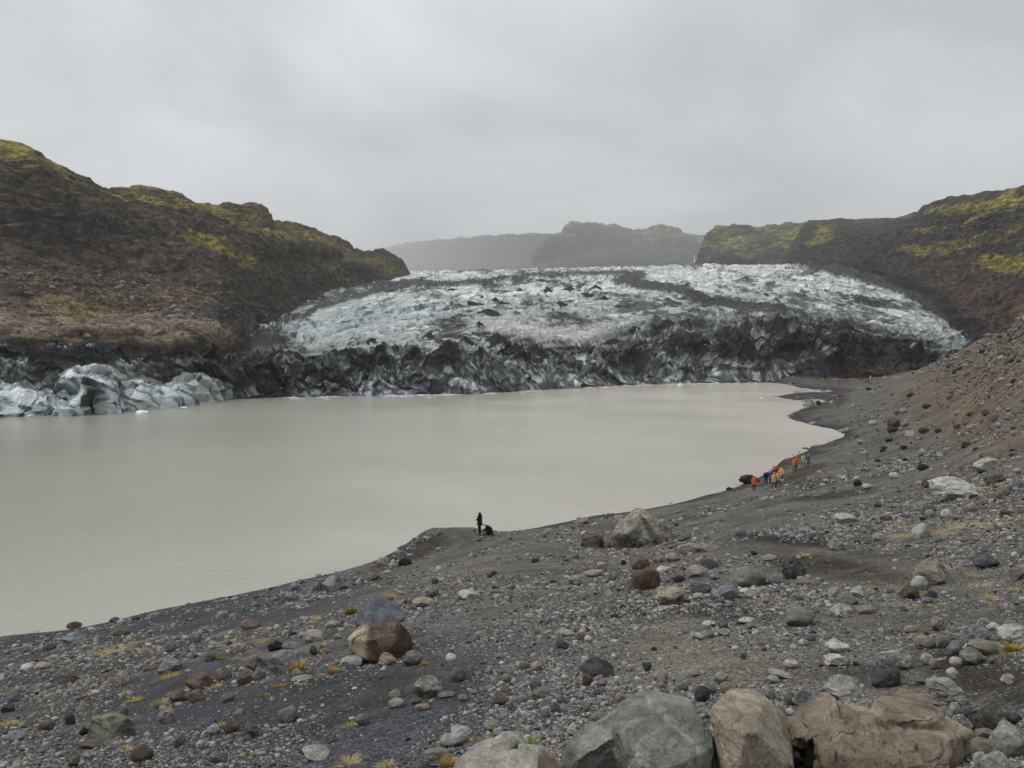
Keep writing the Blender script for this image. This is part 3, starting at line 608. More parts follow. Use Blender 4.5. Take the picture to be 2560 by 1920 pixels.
def disp_r(p, us, vs):
    big = F3(p, (90, 90, 60), 4, 609); gu = F3(p + 0, (40, 40, 90), 4, 605); st_ = F3(p + np.array([0, 0, .12]) * p[..., :1], (90, 90, 12), 4, 601, True)
    med = F3(p, (16, 16, 10), 5, 613, True); sml = F3(p, (5, 5, 4), 3, 619, True); k = np.clip(p[..., 1] / 700, .6, 1.6)
    return k * (7 * big + 6.5 * gu + 5.0 * st_ + 2.2 * med + .9 * sml) * (.35 + .65 * sm(0, 60, vs - np.interp(us, [c_[0] for c_ in crest], [c_[1] for c_ in crest])))
p, us, vs, nr, (r_, c_) = loft(rows, 1930, 3000, 760, 520, disp_r, back=[(60, -10), (250, -120)])
ma = .10 + sm(560, 480, vs) * .25
for a_ in ((2470, 515, 160, 16, -6, 1.1), (2400, 520, 120, 10, -4, .9), (2460, 545, 70, 10, -30, 1.0), (2540, 505, 60, 30, -20, .9), (2560, 580, 120, 14, -18, .7), (2330, 580, 60, 9, -8, .95), (2340, 630, 90, 14, -4, 1.0),
           (2440, 610, 110, 18, -14, .9), (2520, 600, 60, 14, -20, .6), (2540, 670, 90, 26, 12, 1.1), (2060, 600, 40, 28, -50, .8), (2290, 540, 50, 6, -12, .6), (2500, 640, 60, 10, 0, .4)):
    ma = np.maximum(ma, brush(us, vs, *a_[:5], 1.1) * a_[5])
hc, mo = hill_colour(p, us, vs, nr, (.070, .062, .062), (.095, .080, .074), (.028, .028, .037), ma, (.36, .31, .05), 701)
hc = lerp(hc, np.array((.085, .058, .045)), brush(us, vs, 2470, 760, 160, 80, 25, 1) * .7)
hc = lerp(hc, np.array((.022, .023, .032)), np.clip(stroke(us, vs, [(2040, 665, 10), (2180, 690, 24), (2300, 730, 28), (2380, 790, 40), (2440, 840, 40)], 20), 0, 1) * .9)
hr_o = mesh_np('mountain', p.reshape(-1, 3), grid_faces(r_, c_)[:, ::-1], M_HILL, hc.reshape(-1, 3))
tag(hr_o, 'dark mountain flank with yellow moss bands right of the glacier', kind='structure')

# --- green plateau, middle cliff, far ridge
def simple(name, label, crest, base, ua, ub_, nc, nr_, amp, rock, scree, dark, mosscol, mfun, s, sc=1.0, cliff=.25):
    rows = [base, [(u, vb_ + (np.interp(u, [q[0] for q in crest], [q[1] for q in crest]) - vb_) * .40, Y * 1.005) for u, vb_, Y in base],
            [(u, vb_ + (np.interp(u, [q[0] for q in crest], [q[1] for q in crest]) - vb_) * .62, Y * (1.0 + cliff * .3)) for u, vb_, Y in base], crest]
    def dsp(p, us, vs):
        return amp * (1.0 * F3(p, (160 * sc, 160 * sc, 120 * sc), 4, s) + .9 * F3(p, (70 * sc, 70 * sc, 260 * sc), 4, s + 3) + .7 * F3(p, (200 * sc, 200 * sc, 26 * sc), 4, s + 6, True) + .35 * F3(p, (20 * sc, 20 * sc, 14 * sc), 4, s + 9, True))
    p, us, vs, nr, (r_, c_) = loft(rows, ua, ub_, nc, nr_, dsp, back=[(200 * sc, -20 * sc), (600 * sc, -200 * sc)])
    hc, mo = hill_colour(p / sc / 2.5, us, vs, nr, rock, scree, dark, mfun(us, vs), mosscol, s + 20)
    o = mesh_np(name, p.reshape(-1, 3), grid_faces(r_, c_)[:, ::-1], M_FAR, hc.reshape(-1, 3)); tag(o, label, kind='structure'); return o
MG = (.23, .23, .055)
simple('hill', 'mossy green plateau with dark cliffs right of the waterfall', [(1744, 700, 2080), (1752, 662, 2120), (1760, 630, 2180), (1768, 602, 2220), (1780, 590, 2260), (1805, 579, 2350), (1850, 573, 2400), (1900, 577, 2400), (1960, 572, 2350), (2020, 566, 2300), (2120, 560, 2200), (2260, 560, 2200)],
       [(1744, 706, 2070), (1775, 703, 2000), (1850, 700, 1950), (1950, 700, 1900), (2050, 700, 1850), (2260, 720, 1800)], 1744, 2260, 420, 260, 18, (.06, .055, .05), (.08, .07, .06), (.028, .028, .03), MG,
       lambda u, v: np.clip(sm(640, 600, v) * .62 + .5 * brush(u, v, 1900, 640, 130, 26, 10, 1) + .6 * brush(u, v, 2010, 600, 60, 50, 0, 1), .1, .8), 801, .7)
simple('cliff', 'grey basalt cliff with grassy top left of the waterfall', [(1336, 640, 6045), (1360, 612, 5947), (1380, 592, 5947), (1405, 583, 5947), (1423, 566, 5947), (1445, 563, 5947), (1492, 565, 5947), (1550, 574, 5947), (1597, 579, 5947), (1630, 572, 5947), (1657, 569, 5850), (1700, 583, 5752), (1725, 600, 5655), (1742, 611, 5557), (1765, 617, 5557), (1800, 620, 5557)],
       [(1336, 700, 5655), (1550, 700, 5362), (1700, 700, 5167), (1800, 700, 5070)], 1336, 1800, 400, 220, 34, (.07, .062, .055), (.09, .08, .07), (.035, .034, .036), MG,
       lambda u, v: np.clip(sm(622, 590, v) * .75 + .10, 0, .8), 831, 1.4)
simple('far_hill', 'pale distant hill seen through the waterfall gap', [(1640, 620, 7875), (1700, 584, 7875), (1760, 590, 7875), (1800, 590, 7875), (1840, 580, 7875), (1900, 590, 7875)],
       [(1640, 700, 7312), (1900, 700, 7312)], 1640, 1900, 160, 100, 22, (.06, .055, .05), (.08, .07, .06), (.03, .03, .03), MG, lambda u, v: .5 + 0 * u, 861, 1.5)
simple('far_ridge', 'hazy grey ridge fading into mist above the ice', [(860, 640, 17435), (960, 622, 15855), (1041, 606, 13307), (1157, 597, 10722), (1210, 592, 9715), (1273, 588, 8701), (1320, 586, 8142), (1356, 587, 7815), (1450, 600, 7245)],
       [(860, 705, 16583), (1100, 705, 11411), (1450, 705, 6615)], 860, 1450, 420, 160, 30, (.06, .055, .052), (.08, .072, .065), (.035, .034, .036), (.10, .10, .05), lambda u, v: .25 + 0 * u, 881, 3.2)

# ================================================================ air
hm = bpy.data.materials.new('haze_air'); hm.use_nodes = True; hn = hm.node_tree; hn.nodes.clear()
ho = hn.nodes.new('ShaderNodeOutputMaterial'); hv = hn.nodes.new('ShaderNodeVolumePrincipled')
hv.inputs['Color'].default_value = (.99, .995, 1, 1); hv.inputs['Density'].default_value = 0.00011; hv.inputs['Anisotropy'].default_value = .7
hn.links.new(hv.outputs[0], ho.inputs['Volume'])
hx = np.array([(x, y, z) for x in (-9500, 9500) for y in (-400, 15500) for z in (-7, 2000)], float)
hz_o = mesh_np('haze', hx, [(0, 1, 3, 2), (4, 6, 7, 5), (0, 4, 5, 1), (2, 3, 7, 6), (0, 2, 6, 4), (1, 5, 7, 3)], hm, smooth=False)
tag(hz_o, 'thin grey mist in the air over the valley', kind='stuff')
# ================================================================ stones
def ico(sub):
    bm = bmesh.new(); bmesh.ops.create_icosphere(bm, subdivisions=sub, radius=1.0)
    v = np.array([x.co[:] for x in bm.verts]); f = np.array([[q.index for q in x.verts] for x in bm.faces]); bm.free()
    return v, f
ICO = {k: ico(k) for k in (1, 2, 3, 5)}
def rock_pts(seed, kind, sub):
    r = np.random.default_rng(seed); v, f = ICO[sub]; p = v.copy()
    if kind == 'r':
        ncut, lo, hi, am = 8, .74, .95, .10
    elif kind == 'f':
        ncut, lo, hi, am = 9, .70, .95, .08
    elif kind == 'l':
        ncut, lo, hi, am = 7, .62, .92, .22
    else:
        ncut, lo, hi, am = 13, .55, .86, .07
    p *= (1 + am * 1.3 * perlin3(v * 1.1 + seed * 7.3, 3)[:, None])
    for _ in range(ncut):
        n = r.normal(size=3); n /= np.linalg.norm(n); d = r.uniform(lo, hi)
        e = np.maximum(0, p @ n - d); p -= e[:, None] * n[None] * .97
    if sub > 2:
        p += v * (am * .55 * fbm3(v * 2.6 + seed * 3.1, 4, 7)[:, None])
        if kind in 'al': p += v * (.03 * fbm3(v * 7 + seed, 3, 9, rid=True)[:, None] + (.12 if kind == 'a' else .09) * worley3(v * 1.9 + seed, seed, True)[3][:, None])
        else: p += v * (.035 * worley3(v * 2.2 + seed, seed, True)[3][:, None])
    mn, mx_ = p.min(0), p.max(0); p = (p - (mn + mx_) / 2) / (mx_ - mn) * 2
    return p, f
LIB = {k: [mesh_np('stone', *rock_pts(100 * i + ord(k), k, 5), M_ROCK, link=False) for i in range(8)] for k in 'arfl'}
LIB3 = {k: [mesh_np('stone_small', *rock_pts(100 * i + ord(k) + 9, k, 3), M_ROCK, link=False) for i in range(6)] for k in 'arfl'}
def hit(o, u, v):
    """where the view ray of a pixel meets the ground or the ice: walk down the column of the height grid with that azimuth"""
    a, t = ray(u, v); a = float(a); t = float(t); axs, Y_, Z_ = GRIDS[o.name]
    c = int(np.searchsorted(axs, a)) - 1
    if c < 0 or c >= len(axs) - 1: return None, None
    f_ = (a - axs[c]) / (axs[c + 1] - axs[c]); Yc = Y_[:, c] * (1 - f_) + Y_[:, c + 1] * f_; Zc = Z_[:, c] * (1 - f_) + Z_[:, c + 1] * f_
    d = Zc - (CAMZ + t * Yc); w_ = np.where((d[1:] >= 0) & (d[:-1] < 0) & (Yc[1:] > 2.2))[0]
    if not len(w_): return None, None
    w_ = w_[0]; q = -d[w_] / (d[w_ + 1] - d[w_] + 1e-12); Y = Yc[w_] + q * (Yc[w_ + 1] - Yc[w_])
    return np.array([a * Y, Y, CAMZ + t * Y]), None
GRIDS = {ground.name: (az, Yg, Zg), glacier.name: (ga, Yi, Zi)}
COL = dict(cg=(.20, .21, .22), lg=(.34, .335, .31), dg=(.075, .08, .088), bg=(.145, .157, .178), tn=(.30, .25, .185), br=(.135, .105, .080), dk=(.028, .026, .026),
           pk=(.29, .235, .195), gn=(.155, .16, .13), wh=(.50, .48, .43), rb=(.105, .070, .042), kh=(.23, .215, .17))
TILE = dict(A=(0, 1540, .229), B=(500, 1540, .229), C=(1000, 1540, .229), D=(1400, 1640, .1808), E=(1700, 1540, .2291), F=(2060, 1540, .229), G=(1560, 1300, .226), H=(2060, 1260, .226),
            I=(1400, 1180, .2712), J=(1900, 940, .2984), K=(600, 1400, .2712), L=(1800, 1060, .208), M=(1900, 940, .19))
ROCKS = """A 700,60,870,150 rb a|rusty brown angular stone|on the bank edge above the water, far left
A 650,185,900,300 cg a|pale-topped grey boulder|beside the rusty stone near the left bank edge
A 1210,140,1400,230 br f|flat brown stone|with dark underside, half way down the left bank
A 190,530,340,620 wh r|left cream stone|of the pair near the left edge of the slope
A 345,515,530,600 tn r|right cream stone|of the pair near the left edge of the slope
A 440,310,590,390 dg r|dark slate cobble|among brown stones on the left bank
A 1790,280,1930,400 bg f|blue-white slab stone|standing in the gravel left of centre bank
A 1710,480,1960,640 cg a|grey wedge boulder|with dark underside above yellow grass
A 1550,545,1710,610 br r|low brown stone|touching the left side of the grey wedge boulder
A 1990,640,2330,830 br a|long brown-grey boulder|lying on the slope above two brown slabs
A 1830,830,2030,950 br f|left brown slab|under the long brown-grey boulder
A 1990,830,2220,960 br l|right brown slab|under the long brown-grey boulder
A 940,1090,1370,1370 kh a|big olive-grey boulder|alone in dark gravel at lower left
A 850,1360,1120,1470 br f|flat brown stone in front|of the big olive-grey boulder
A 1720,1030,1900,1180 pk a|pinkish-brown block|between dark gravel and yellow grass, lower left
A 0,1280,240,1380 cg f|long grey slab|cut off by the left edge of the picture
A 400,1150,570,1260 br r|oval brown cobble|left of the big olive-grey boulder
A 700,1090,810,1200 dg r|dark round cobble|just up-left of the big olive-grey boulder
A 1400,1440,1650,1610 br f|tilted brown flat rock|with dead grass at the lower left
A 690,1560,860,1700 kh a|khaki stone|cut by the bottom edge at lower left
A 1870,1310,2010,1450 gn r|pale greenish stone|alone in the dark gravel at lower left
A 0,970,150,1060 dg f|thin dark slab|at the left edge of the picture
A 0,850,190,960 bg f|blue-grey slab|at the left edge above the thin dark slab
A 620,640,790,760 br l|lumpy brown stone|with moss on the left bank
A 1230,620,1420,780 pk l|reddish lumpy stone|in the middle of the left bank
A 820,960,950,1050 tn a|light tan stone|above the dark round cobble, lower left
A 1280,980,1390,1100 cg r|small light grey stone|above the big olive-grey boulder to its right
A 1380,1220,1480,1310 kh r|small khaki cobble|right beside the big olive-grey boulder
A 850,1240,950,1310 dk r|near-black small stone|left of the big olive-grey boulder
A 2050,190,2180,300 bg a|bluish angular block|high on the left bank
A 1180,20,1290,70 dg r|dark small stone|on the crest of the left bank
A 1430,0,1560,35 rb a|brown stone on the crest|of the left bank
B 700,390,1120,640 cg l|large pale grey boulder|behind the bright yellow grass tuft
B 490,460,710,610 br a|pointed brown rock|leaning on the left of the large pale grey boulder
B 560,570,710,710 cg a|grey-brown block|under the pointed brown rock
B 380,640,560,760 br l|mottled brown lump|left of the grey-brown block
B 150,610,340,720 br l|rounded brown rock|with dead grass in front, left centre
B 1110,170,1370,290 pk r|smooth pink-cream stone|left of the split brown boulder
B 1450,200,1550,260 cg r|small grey cobble|left of the split brown boulder
B 1350,60,1530,140 kh r|rounded khaki stone|behind the smooth pink-cream stone
B 720,280,890,390 dk a|black angular stone|behind the large pale grey boulder
B 410,50,640,160 br f|broad brown slab|on the upper left slope
B 880,290,1090,370 cg f|flat grey stone|right of the black angular stone
B 1190,340,1280,440 dg a|dark slate block|between grey stones above the yellow grass
B 1300,360,1410,420 kh r|oval olive pebble|in yellow grass above the bright tuft
B 1520,440,1800,570 lg f|bent pale slab|in front of the split brown boulder with orange grass beside
B 1840,460,1940,520 lg r|small pale stone|under the left foot of the split brown boulder
B 1940,430,2130,560 pk a|pinkish grey block|in front of the split brown boulder
B 1690,1095,1850,1200 gn r|smooth grey-green cobble|with a wisp of yellow grass
B 830,1015,1070,1170 bg r|purple-blue rounded stone|sunk in the dark gravel
B 240,1150,430,1290 br a|chocolate angular stone|with a yellow grass tuft behind it
B 480,1160,650,1350 gn a|two-toned upright stone|with dark foot in lower left gravel
B 70,1205,210,1300 lg r|light grey cobble|left of the chocolate angular stone
B 1070,1460,1400,1600 lg f|long pale blue-grey shard|near the bottom edge
B 220,860,370,950 gn l|mossy dull stone|on the left slope below the rounded brown rock
B 80,1510,230,1620 cg f|low grey shard|near the bottom edge at left
B 1310,975,1360,1010 wh r|single white pebble|on the bare dark gravel
B 980,670,1220,720 tn f|thin flat tan shard|below the bright yellow tuft
B 980,590,1110,680 cg a|small grey peak-shaped stone|just below the bright yellow tuft
B 1150,620,1260,690 br a|small brown peak-shaped stone|right below the bright yellow tuft
B 2050,830,2200,920 tn r|tan half-buried cobble|left of the broad triangular rock
B 2050,920,2230,1010 lg r|white-grey oval cobble|below the tan half-buried cobble
B 290,310,470,420 pk l|mauve mottled stone|beside a round moss cushion, left centre
B 40,420,160,510 dg r|slate cobble|left of the round moss cushion
C 25,405,260,550 bg r|smooth blue-grey cobble|at the right foot of the split brown boulder
C 490,430,610,510 wh r|cream pebble|right of the smooth blue-grey cobble
C 540,580,720,730 bg f|bluish shard|in the gravel right of the split brown boulder
C 120,690,460,910 kh a|broad triangular rock|pale olive, half sunk in dark gravel, centre left
C 400,840,600,900 gn f|low mossy stone|at the right foot of the broad triangular rock
C 160,970,330,1040 tn f|thin tan flake|below the broad triangular rock
C 110,910,240,970 br r|dull brown cobble|between the thin tan flake and the broad triangular rock
C 630,880,740,940 cg f|small grey flake|right of the broad triangular rock
C 760,820,860,860 cg r|grey oval pebble|in bare gravel, centre of the slope
C 1000,890,1180,980 br f|brown lengthy cobble|at the left end of the cobble patch
C 1180,935,1250,1010 tn r|round tan pebble|touching the brown lengthy cobble
C 1080,550,1300,640 cg f|big flat grey cobble|at the top of the cobble patch
C 1430,515,1560,610 tn r|tan egg-shaped cobble|at the top of the cobble patch
C 1300,530,1420,590 br r|brown cobble behind|the cobble patch
C 1410,700,1550,820 cg a|purplish grey angular stone|in the middle of the cobble patch
C 1450,810,1640,910 gn r|large olive cobble|in the middle of the cobble patch
C 1290,880,1400,970 cg r|light cobble|below left of the large olive cobble
C 1380,940,1480,1000 lg r|low pale cobble|at the lower edge of the cobble patch
C 1110,650,1220,730 pk r|pinkish cobble|on the left side of the cobble patch
C 1700,880,1800,960 cg r|upright grey cobble|right of the large olive cobble
C 1640,960,1750,1070 bg r|blue-grey cobble|at the lower right of the cobble patch
C 1530,1040,1640,1130 cg r|last grey cobble|at the lower tip of the cobble patch
C 1740,160,1920,230 lg r|pale cobble|lying apart above the dark domed boulder
C 1920,200,2030,280 br r|brown round cobble|above the dark domed boulder
C 2010,230,2100,300 wh r|white cobble|beside the brown round cobble
C 1380,360,1470,420 bg a|pale blue chip|in the gravel above the cobble patch
C 1040,425,1140,470 cg r|grey lens-shaped pebble|above the cobble patch
C 900,1165,1110,1260 kh r|sandy oval cobble|behind the low striped boulder
C 540,1220,780,1320 lg l|ridged pale stone|behind the white-grey egg stone
C 420,1305,700,1440 lg r|white-grey egg stone|at lower centre beside orange grass
C 210,1500,560,1700 kh l|pale sandy boulder|cut by the bottom edge behind orange grass
C 1820,1245,1940,1320 lg r|pale mushroom-shaped cobble|left of the big grey-green boulder
C 1270,1600,1480,1700 lg a|small pale stone|at the very bottom centre
D 280,50,770,330 dg a|dark domed boulder|smooth slate grey, above the big grey-green boulder
D 305,290,475,430 rb r|ochre round stone|under the left side of the dark domed boulder
D 530,340,655,430 tn r|yellowish round pebble|right of the ochre round stone
D 440,375,525,440 wh r|tiny pale pebble|between the ochre stone and the yellowish pebble
D 510,290,610,350 cg r|small flat grey pebble|touching the dark domed boulder
D 1290,225,1520,340 tn r|tan rounded cobble|behind the big grey-green boulder
D 1340,325,1480,395 kh r|low khaki cobble|in front of the tan rounded cobble
D 1360,390,1460,460 pk r|pinkish pebble|in front of the low khaki cobble
D 1620,390,1780,490 cg r|smooth grey round cobble|behind the big grey-green boulder's top
D 1870,450,2090,650 dg r|dark grey ball-shaped cobble|in the gap beside the tall tan boulder
D 2030,420,2180,540 cg a|mauve-grey angled cobble|behind the dark ball-shaped cobble
D 1760,205,1960,295 pk r|reddish oval cobble|in the gravel above the front boulders
D 910,140,1010,220 lg r|light pebble|at the left end of a small stone row
D 1140,110,1290,220 dg a|dark chip|at the right end of a small stone row
D 760,540,910,660 tn r|pale stone peeking out|behind the big grey-green boulder's left shoulder
D 430,810,640,930 kh r|long khaki cobble|against the big grey-green boulder's left flank
D 460,475,570,560 bg r|bluish pebble|below the ochre round stone
D 320,690,420,800 tn r|sandy cube-like pebble|left of the big grey-green boulder
E 120,195,290,265 lg r|long white-grey pebble|on the brown sand patch, right of centre
E 250,65,390,115 wh r|flat white pebble|on the dark sand, right of centre
E 410,50,545,150 bg a|dark blue-grey block|with light top on the sand, right of centre
E 410,150,590,220 kh f|flat sandy stone|below the dark blue-grey block
E 650,25,820,90 wh l|white lumpy cobble|on the sand right of centre
E 720,85,840,150 cg r|pale oval cobble|below the white lumpy cobble
E 1140,500,1300,580 wh r|bright white cobble|alone on the brown sand
E 975,605,1250,690 lg r|long smooth grey-white cobble|on the sand behind the front boulders
E 960,670,1100,740 lg r|shorter grey-white cobble|touching the long smooth one
E 1300,270,1390,330 wh r|round white pebble|on the brown sand, right of centre
E 1380,210,1480,280 bg r|dark bluish pebble|beside the round white pebble
E 660,425,740,480 dg a|teal-grey chip|on the bare brown sand
E 880,340,950,390 cg a|grey chip|on the bare brown sand above the teal one
E 380,640,540,740 lg r|pale stone directly behind|the tall tan boulder
E 440,750,640,850 kh f|khaki flat cobble|touching the top of the tall tan boulder
E 935,830,1055,930 cg a|small pale-topped block|in the gap right of the tall tan boulder
E 1140,860,1280,990 gn r|olive upright cobble|between the tall tan boulder and the twin-humped stone
E 1250,825,1560,1020 cg l|twin-humped grey stone|behind the big brown boulder
E 1560,860,1660,960 lg r|knob-like pale stone|right of the twin-humped grey stone
E 1030,1010,1160,1120 cg l|half-hidden grey stone|at the right shoulder of the tall tan boulder
E 1160,1040,1250,1100 wh r|tiny white cobble|in the dark gap between front boulders
E 1340,1580,1480,1680 cg r|grey stone at the bottom|in the dark gap between front boulders
F 0,665,480,920 lg a|long whitish boulder|behind the left part of the big brown boulder
F 540,560,885,790 dg a|slate boulder with dark dent|just behind the big brown boulder
F 640,385,1010,610 lg a|whitish triangular boulder|on dark soil, lower right
F 540,510,630,600 cg r|grey round pebble|left of the whitish triangular boulder
F 10,430,290,560 wh l|light domed cobble|on the sand left of the slate boulder
F 40,290,330,410 wh l|knobbly white cobble|above the light domed cobble
F 1070,435,1210,540 lg r|pale round cobble|right of the whitish triangular boulder
F 1160,485,1270,590 tn f|tilted cream flake|on dark soil, lower right
F 1390,475,1540,560 wh r|bright white wedge stone|on dark soil, lower right
F 1350,590,1500,700 wh a|white crystalline stone|on bare dark soil, lower right
F 1620,275,1980,440 kh r|large khaki oblong cobble|beside a yellow grass tuft, lower right
F 1530,385,1780,540 kh r|khaki wedge cobble|under the large khaki oblong one
F 1545,320,1640,380 wh r|small white cobble|left end of the large khaki oblong one
F 1930,125,2300,310 lg a|white slab boulder|cut by the right edge above a grass tuft
F 1620,130,1860,300 cg a|lilac-grey boulder|left of the white slab boulder
F 1240,230,1400,360 cg r|grey egg-like cobble|in the middle of the right slope
F 1010,240,1240,370 kh r|olive-brown oblong cobble|left of the grey egg-like cobble
F 1370,290,1540,440 cg f|slanting grey flake|right of the grey egg-like cobble
F 1800,90,1930,170 wh r|small white egg|above the lilac-grey boulder
F 1680,30,1820,130 lg l|pale craggy stone|above the lilac-grey boulder
F 890,120,1040,200 tn r|cream block|on the right slope above the sand
F 1170,35,1340,170 pk a|beige pyramid stone|on the right slope
F 960,680,1180,760 gn f|olive flat stone|touching the back of the big brown boulder
F 1170,700,1580,900 lg l|big pale weathered boulder|right behind the big brown boulder
F 1340,910,1420,970 tn a|tiny yellow-cream block|at the right shoulder of the big brown boulder
F 1430,900,1610,1000 kh a|dull flat stone|below the big pale weathered boulder
F 1660,990,2040,1290 gn a|pale green angular boulder|right of the big brown boulder
F 1980,1090,2183,1190 dg f|dark lilac flat stone|right of the pale green angular boulder
F 1680,1260,1900,1360 tn f|ochre flat stone|under the pale green angular boulder
F 1890,1250,2300,1570 lg l|large speckled pale boulder|cut by the right edge near the bottom
F 1640,1390,1890,1570 kh r|khaki lichened boulder|right of the big brown boulder, near the bottom
F 1780,1540,2130,1800 lg l|pale boulder|at the very bottom right
F 1650,1550,1790,1680 wh r|white stone wedged|between the big brown boulder and the bottom edge
F 1390,980,1510,1090 lg r|light cobble leaning|on the right flank of the big brown boulder
F 1600,1170,1690,1270 lg r|small pale cobble|below the right flank's light cobble
F 1950,650,2090,750 wh l|hooked white stone|alone on dark soil near the right edge
F 1800,475,1870,525 cg r|grey pebble|on dark soil near the right edge
F 1510,1010,1680,1120 bg f|bluish flake|between pale cobbles, lower right
G 0,660,100,820 kh l|sandy mound-shaped stone|left of the brown-orange boulder
G 70,400,290,560 br r|brown rounded boulder|behind the brown-orange one
G 90,545,425,800 rb r|brown-orange boulder|right of centre, below the giant mossy boulder
G 355,755,695,955 tn l|sand-coloured lumpy boulder|below the brown-orange boulder
G 690,515,950,640 pk r|cream loaf-shaped stone|with a brown left end
G 845,440,1050,555 dg a|dark brown block|behind the cream loaf-shaped stone
G 550,630,690,690 dk r|black low stone|left below the cream loaf-shaped stone
G 745,720,990,820 dg f|dark slab with pale top|in the pebbles right of centre
G 1015,715,1290,920 cg a|craggy white-and-grey boulder|right of the dark slab
G 1230,540,1620,750 gn r|large olive-grey domed boulder|with a pale vein, right of centre
G 1610,620,1750,720 cg r|grey cobble|right of the large olive-grey domed boulder
G 1760,405,1960,560 dg r|brown-grey boulder|behind the blue-black boulder
G 1780,480,2040,670 dg a|blue-black boulder|with a bright facet, on the right slope
G 1920,640,2070,720 tn a|cream angular stone|in front of the blue-black boulder
G 1330,800,1520,880 pk l|orange-tan knotted stone|right of the craggy white-and-grey boulder
G 1290,765,1410,820 wh r|white pebble|behind the orange-tan knotted stone
G 1470,755,1630,840 kh r|khaki low stone|below the large olive-grey domed boulder
G 1800,990,2160,1190 gn r|moss-green oval boulder|with a crack line, on the right slope
G 600,260,890,370 tn f|long sandy outcrop|below the giant mossy boulder
G 460,370,640,470 pk f|pinkish low outcrop|at the left end of the long sandy outcrop
G 860,280,1080,350 kh f|low buried slab|at the right end of the long sandy outcrop
G 370,520,500,590 wh r|whitish cobble|right of the brown rounded boulder
G 310,400,440,480 kh a|small khaki wedge|right of the brown rounded boulder
G 1230,100,1350,180 bg f|bluish flat rock|on the gravel right of the giant mossy boulder
G 590,180,740,235 br f|brown shard|just right of the giant mossy boulder
G 2030,130,2150,220 bg a|blue-grey block|far up on the right slope
G 1550,390,1700,460 pk f|pinkish slab|left of the brown-grey boulder
G 770,820,900,880 lg r|pale grey cobble|below the dark slab with pale top
G 1040,860,1130,940 kh a|small khaki wedge in front|of the craggy white-and-grey boulder
G 1120,900,1210,960 lg a|small white wedge in front|of the craggy white-and-grey boulder
G 950,600,1070,670 cg f|grey flat stone|right of the cream loaf-shaped stone
H 1010,220,1210,390 lg r|white-topped boulder|in the middle of the right slope
H 550,335,700,420 pk r|salmon-coloured stone|left of the white-topped boulder
H 50,380,240,530 kh a|khaki angular boulder|left part of the right slope
H 1050,620,1450,920 kh a|large faceted olive boulder|on the right slope, overhanging
H 980,810,1180,950 lg f|white slab under|the large faceted olive boulder
H 860,920,1080,1070 rb r|ochre brown cobble|below the large faceted olive boulder
H 1690,580,1980,720 dg r|long dark grey cobble|right of the large faceted olive boulder
H 1640,620,1730,690 wh r|white stone|left of the long dark grey cobble
H 2090,720,2250,850 pk a|mauve wedge rock|cut by the right edge of the slope
H 160,1010,390,1130 gn r|grey-olive round cobble|in the stone band on the right slope
H 90,1110,340,1270 lg a|pale boxy stone|under the grey-olive round cobble
H 310,920,510,1040 lg a|light pointed cobble|above the grey-olive round cobble
H 60,940,210,1060 lg r|off-white cobble|upper left of the grey-olive round cobble
H 390,1140,590,1220 tn l|cream knobbly cobble|right of the pale boxy stone
H 1150,970,1260,1050 dg a|slate pebble|right of the ochre brown cobble
H 1100,1045,1220,1100 cg r|light blue-grey pebble|below the ochre brown cobble
H 630,130,780,200 br a|chocolate stone|high on the right slope
H 140,110,380,200 lg a|whitish flat-topped rock|upper left of the right slope
H 1340,50,1430,150 tn r|cream round stone|high on the right slope near the edge
H 1100,20,1240,150 dg r|dark cobble pair|high on the right slope
H 1590,0,1730,80 tn f|beige slab|near the top of the right slope
H 1960,60,2070,150 br a|brown cone-shaped stone|near the right edge, high on the slope
H 1930,210,2050,280 lg r|white cobble near|the right edge, high on the slope
H 1420,120,1540,180 kh f|khaki flat stone|near the cream round stone
H 420,215,560,270 gn f|greenish slab|left of the chocolate stone
J 1500,860,1900,1030 lg a|huge pale slab boulder|among cobbles under the sign slope
J 1890,780,2090,910 gn a|large green-grey boulder|right of the huge pale slab boulder
J 1810,690,2050,800 lg f|long white tilted slab|above the large green-grey boulder
J 1370,860,1480,940 rb r|orange-brown boulder|left of the huge pale slab boulder
J 790,870,865,925 dk r|solitary black boulder|on the bare sand above the cobbles
J 1090,810,1200,860 lg r|white boulder on sand|above the orange-brown one
J 1080,340,1190,440 rb a|tall rust-coloured block|standing on the shore flat, left of the sign
J 1080,425,1180,470 dk l|dark rubble block|at the foot of the tall rust-coloured block
J 1190,380,1250,430 kh a|khaki block|right of the tall rust-coloured block
J 920,370,990,415 lg f|pale flat slab|on the sand left of the tall rust-coloured block
J 1340,430,1440,480 rb l|low dark brown boulder|just right of the sign
J 1470,440,1530,475 dk r|small black boulder|right of the low dark brown one
J 1940,305,2030,380 cg a|pale-topped grey boulder|high on the far right slope
J 1630,395,1690,440 rb r|rusty round boulder|between the sign and the far right slope
J 1690,545,1770,600 rb l|brown hollow boulder|on the middle of the far slope
J 1330,740,1430,790 dk f|dark brown slab|on the sand above the huge pale slab boulder
J 1180,580,1240,615 dk r|black round rock|below the sign on the sand
J 1010,610,1060,640 dk f|thin black rock|left of the black round rock
J 850,625,910,660 lg r|light triangular rock|on the shore sand below the sign
J 820,535,890,570 kh l|khaki rough rock|on the sand near the water bay
J 1370,235,1450,270 dk f|dark lens-shaped rock|on the brown far slope
J 1570,160,1620,195 rb r|rust round rock|high on the brown far slope
J 1130,290,1180,320 rb r|rust knob|behind the tall rust-coloured block
J 1180,270,1250,310 kh r|grey-tan boulder|behind the tall rust-coloured block
J 1870,280,1930,330 rb a|reddish block|left of the pale-topped far boulder
J 1740,300,1800,335 rb r|small reddish rock|on the far right slope
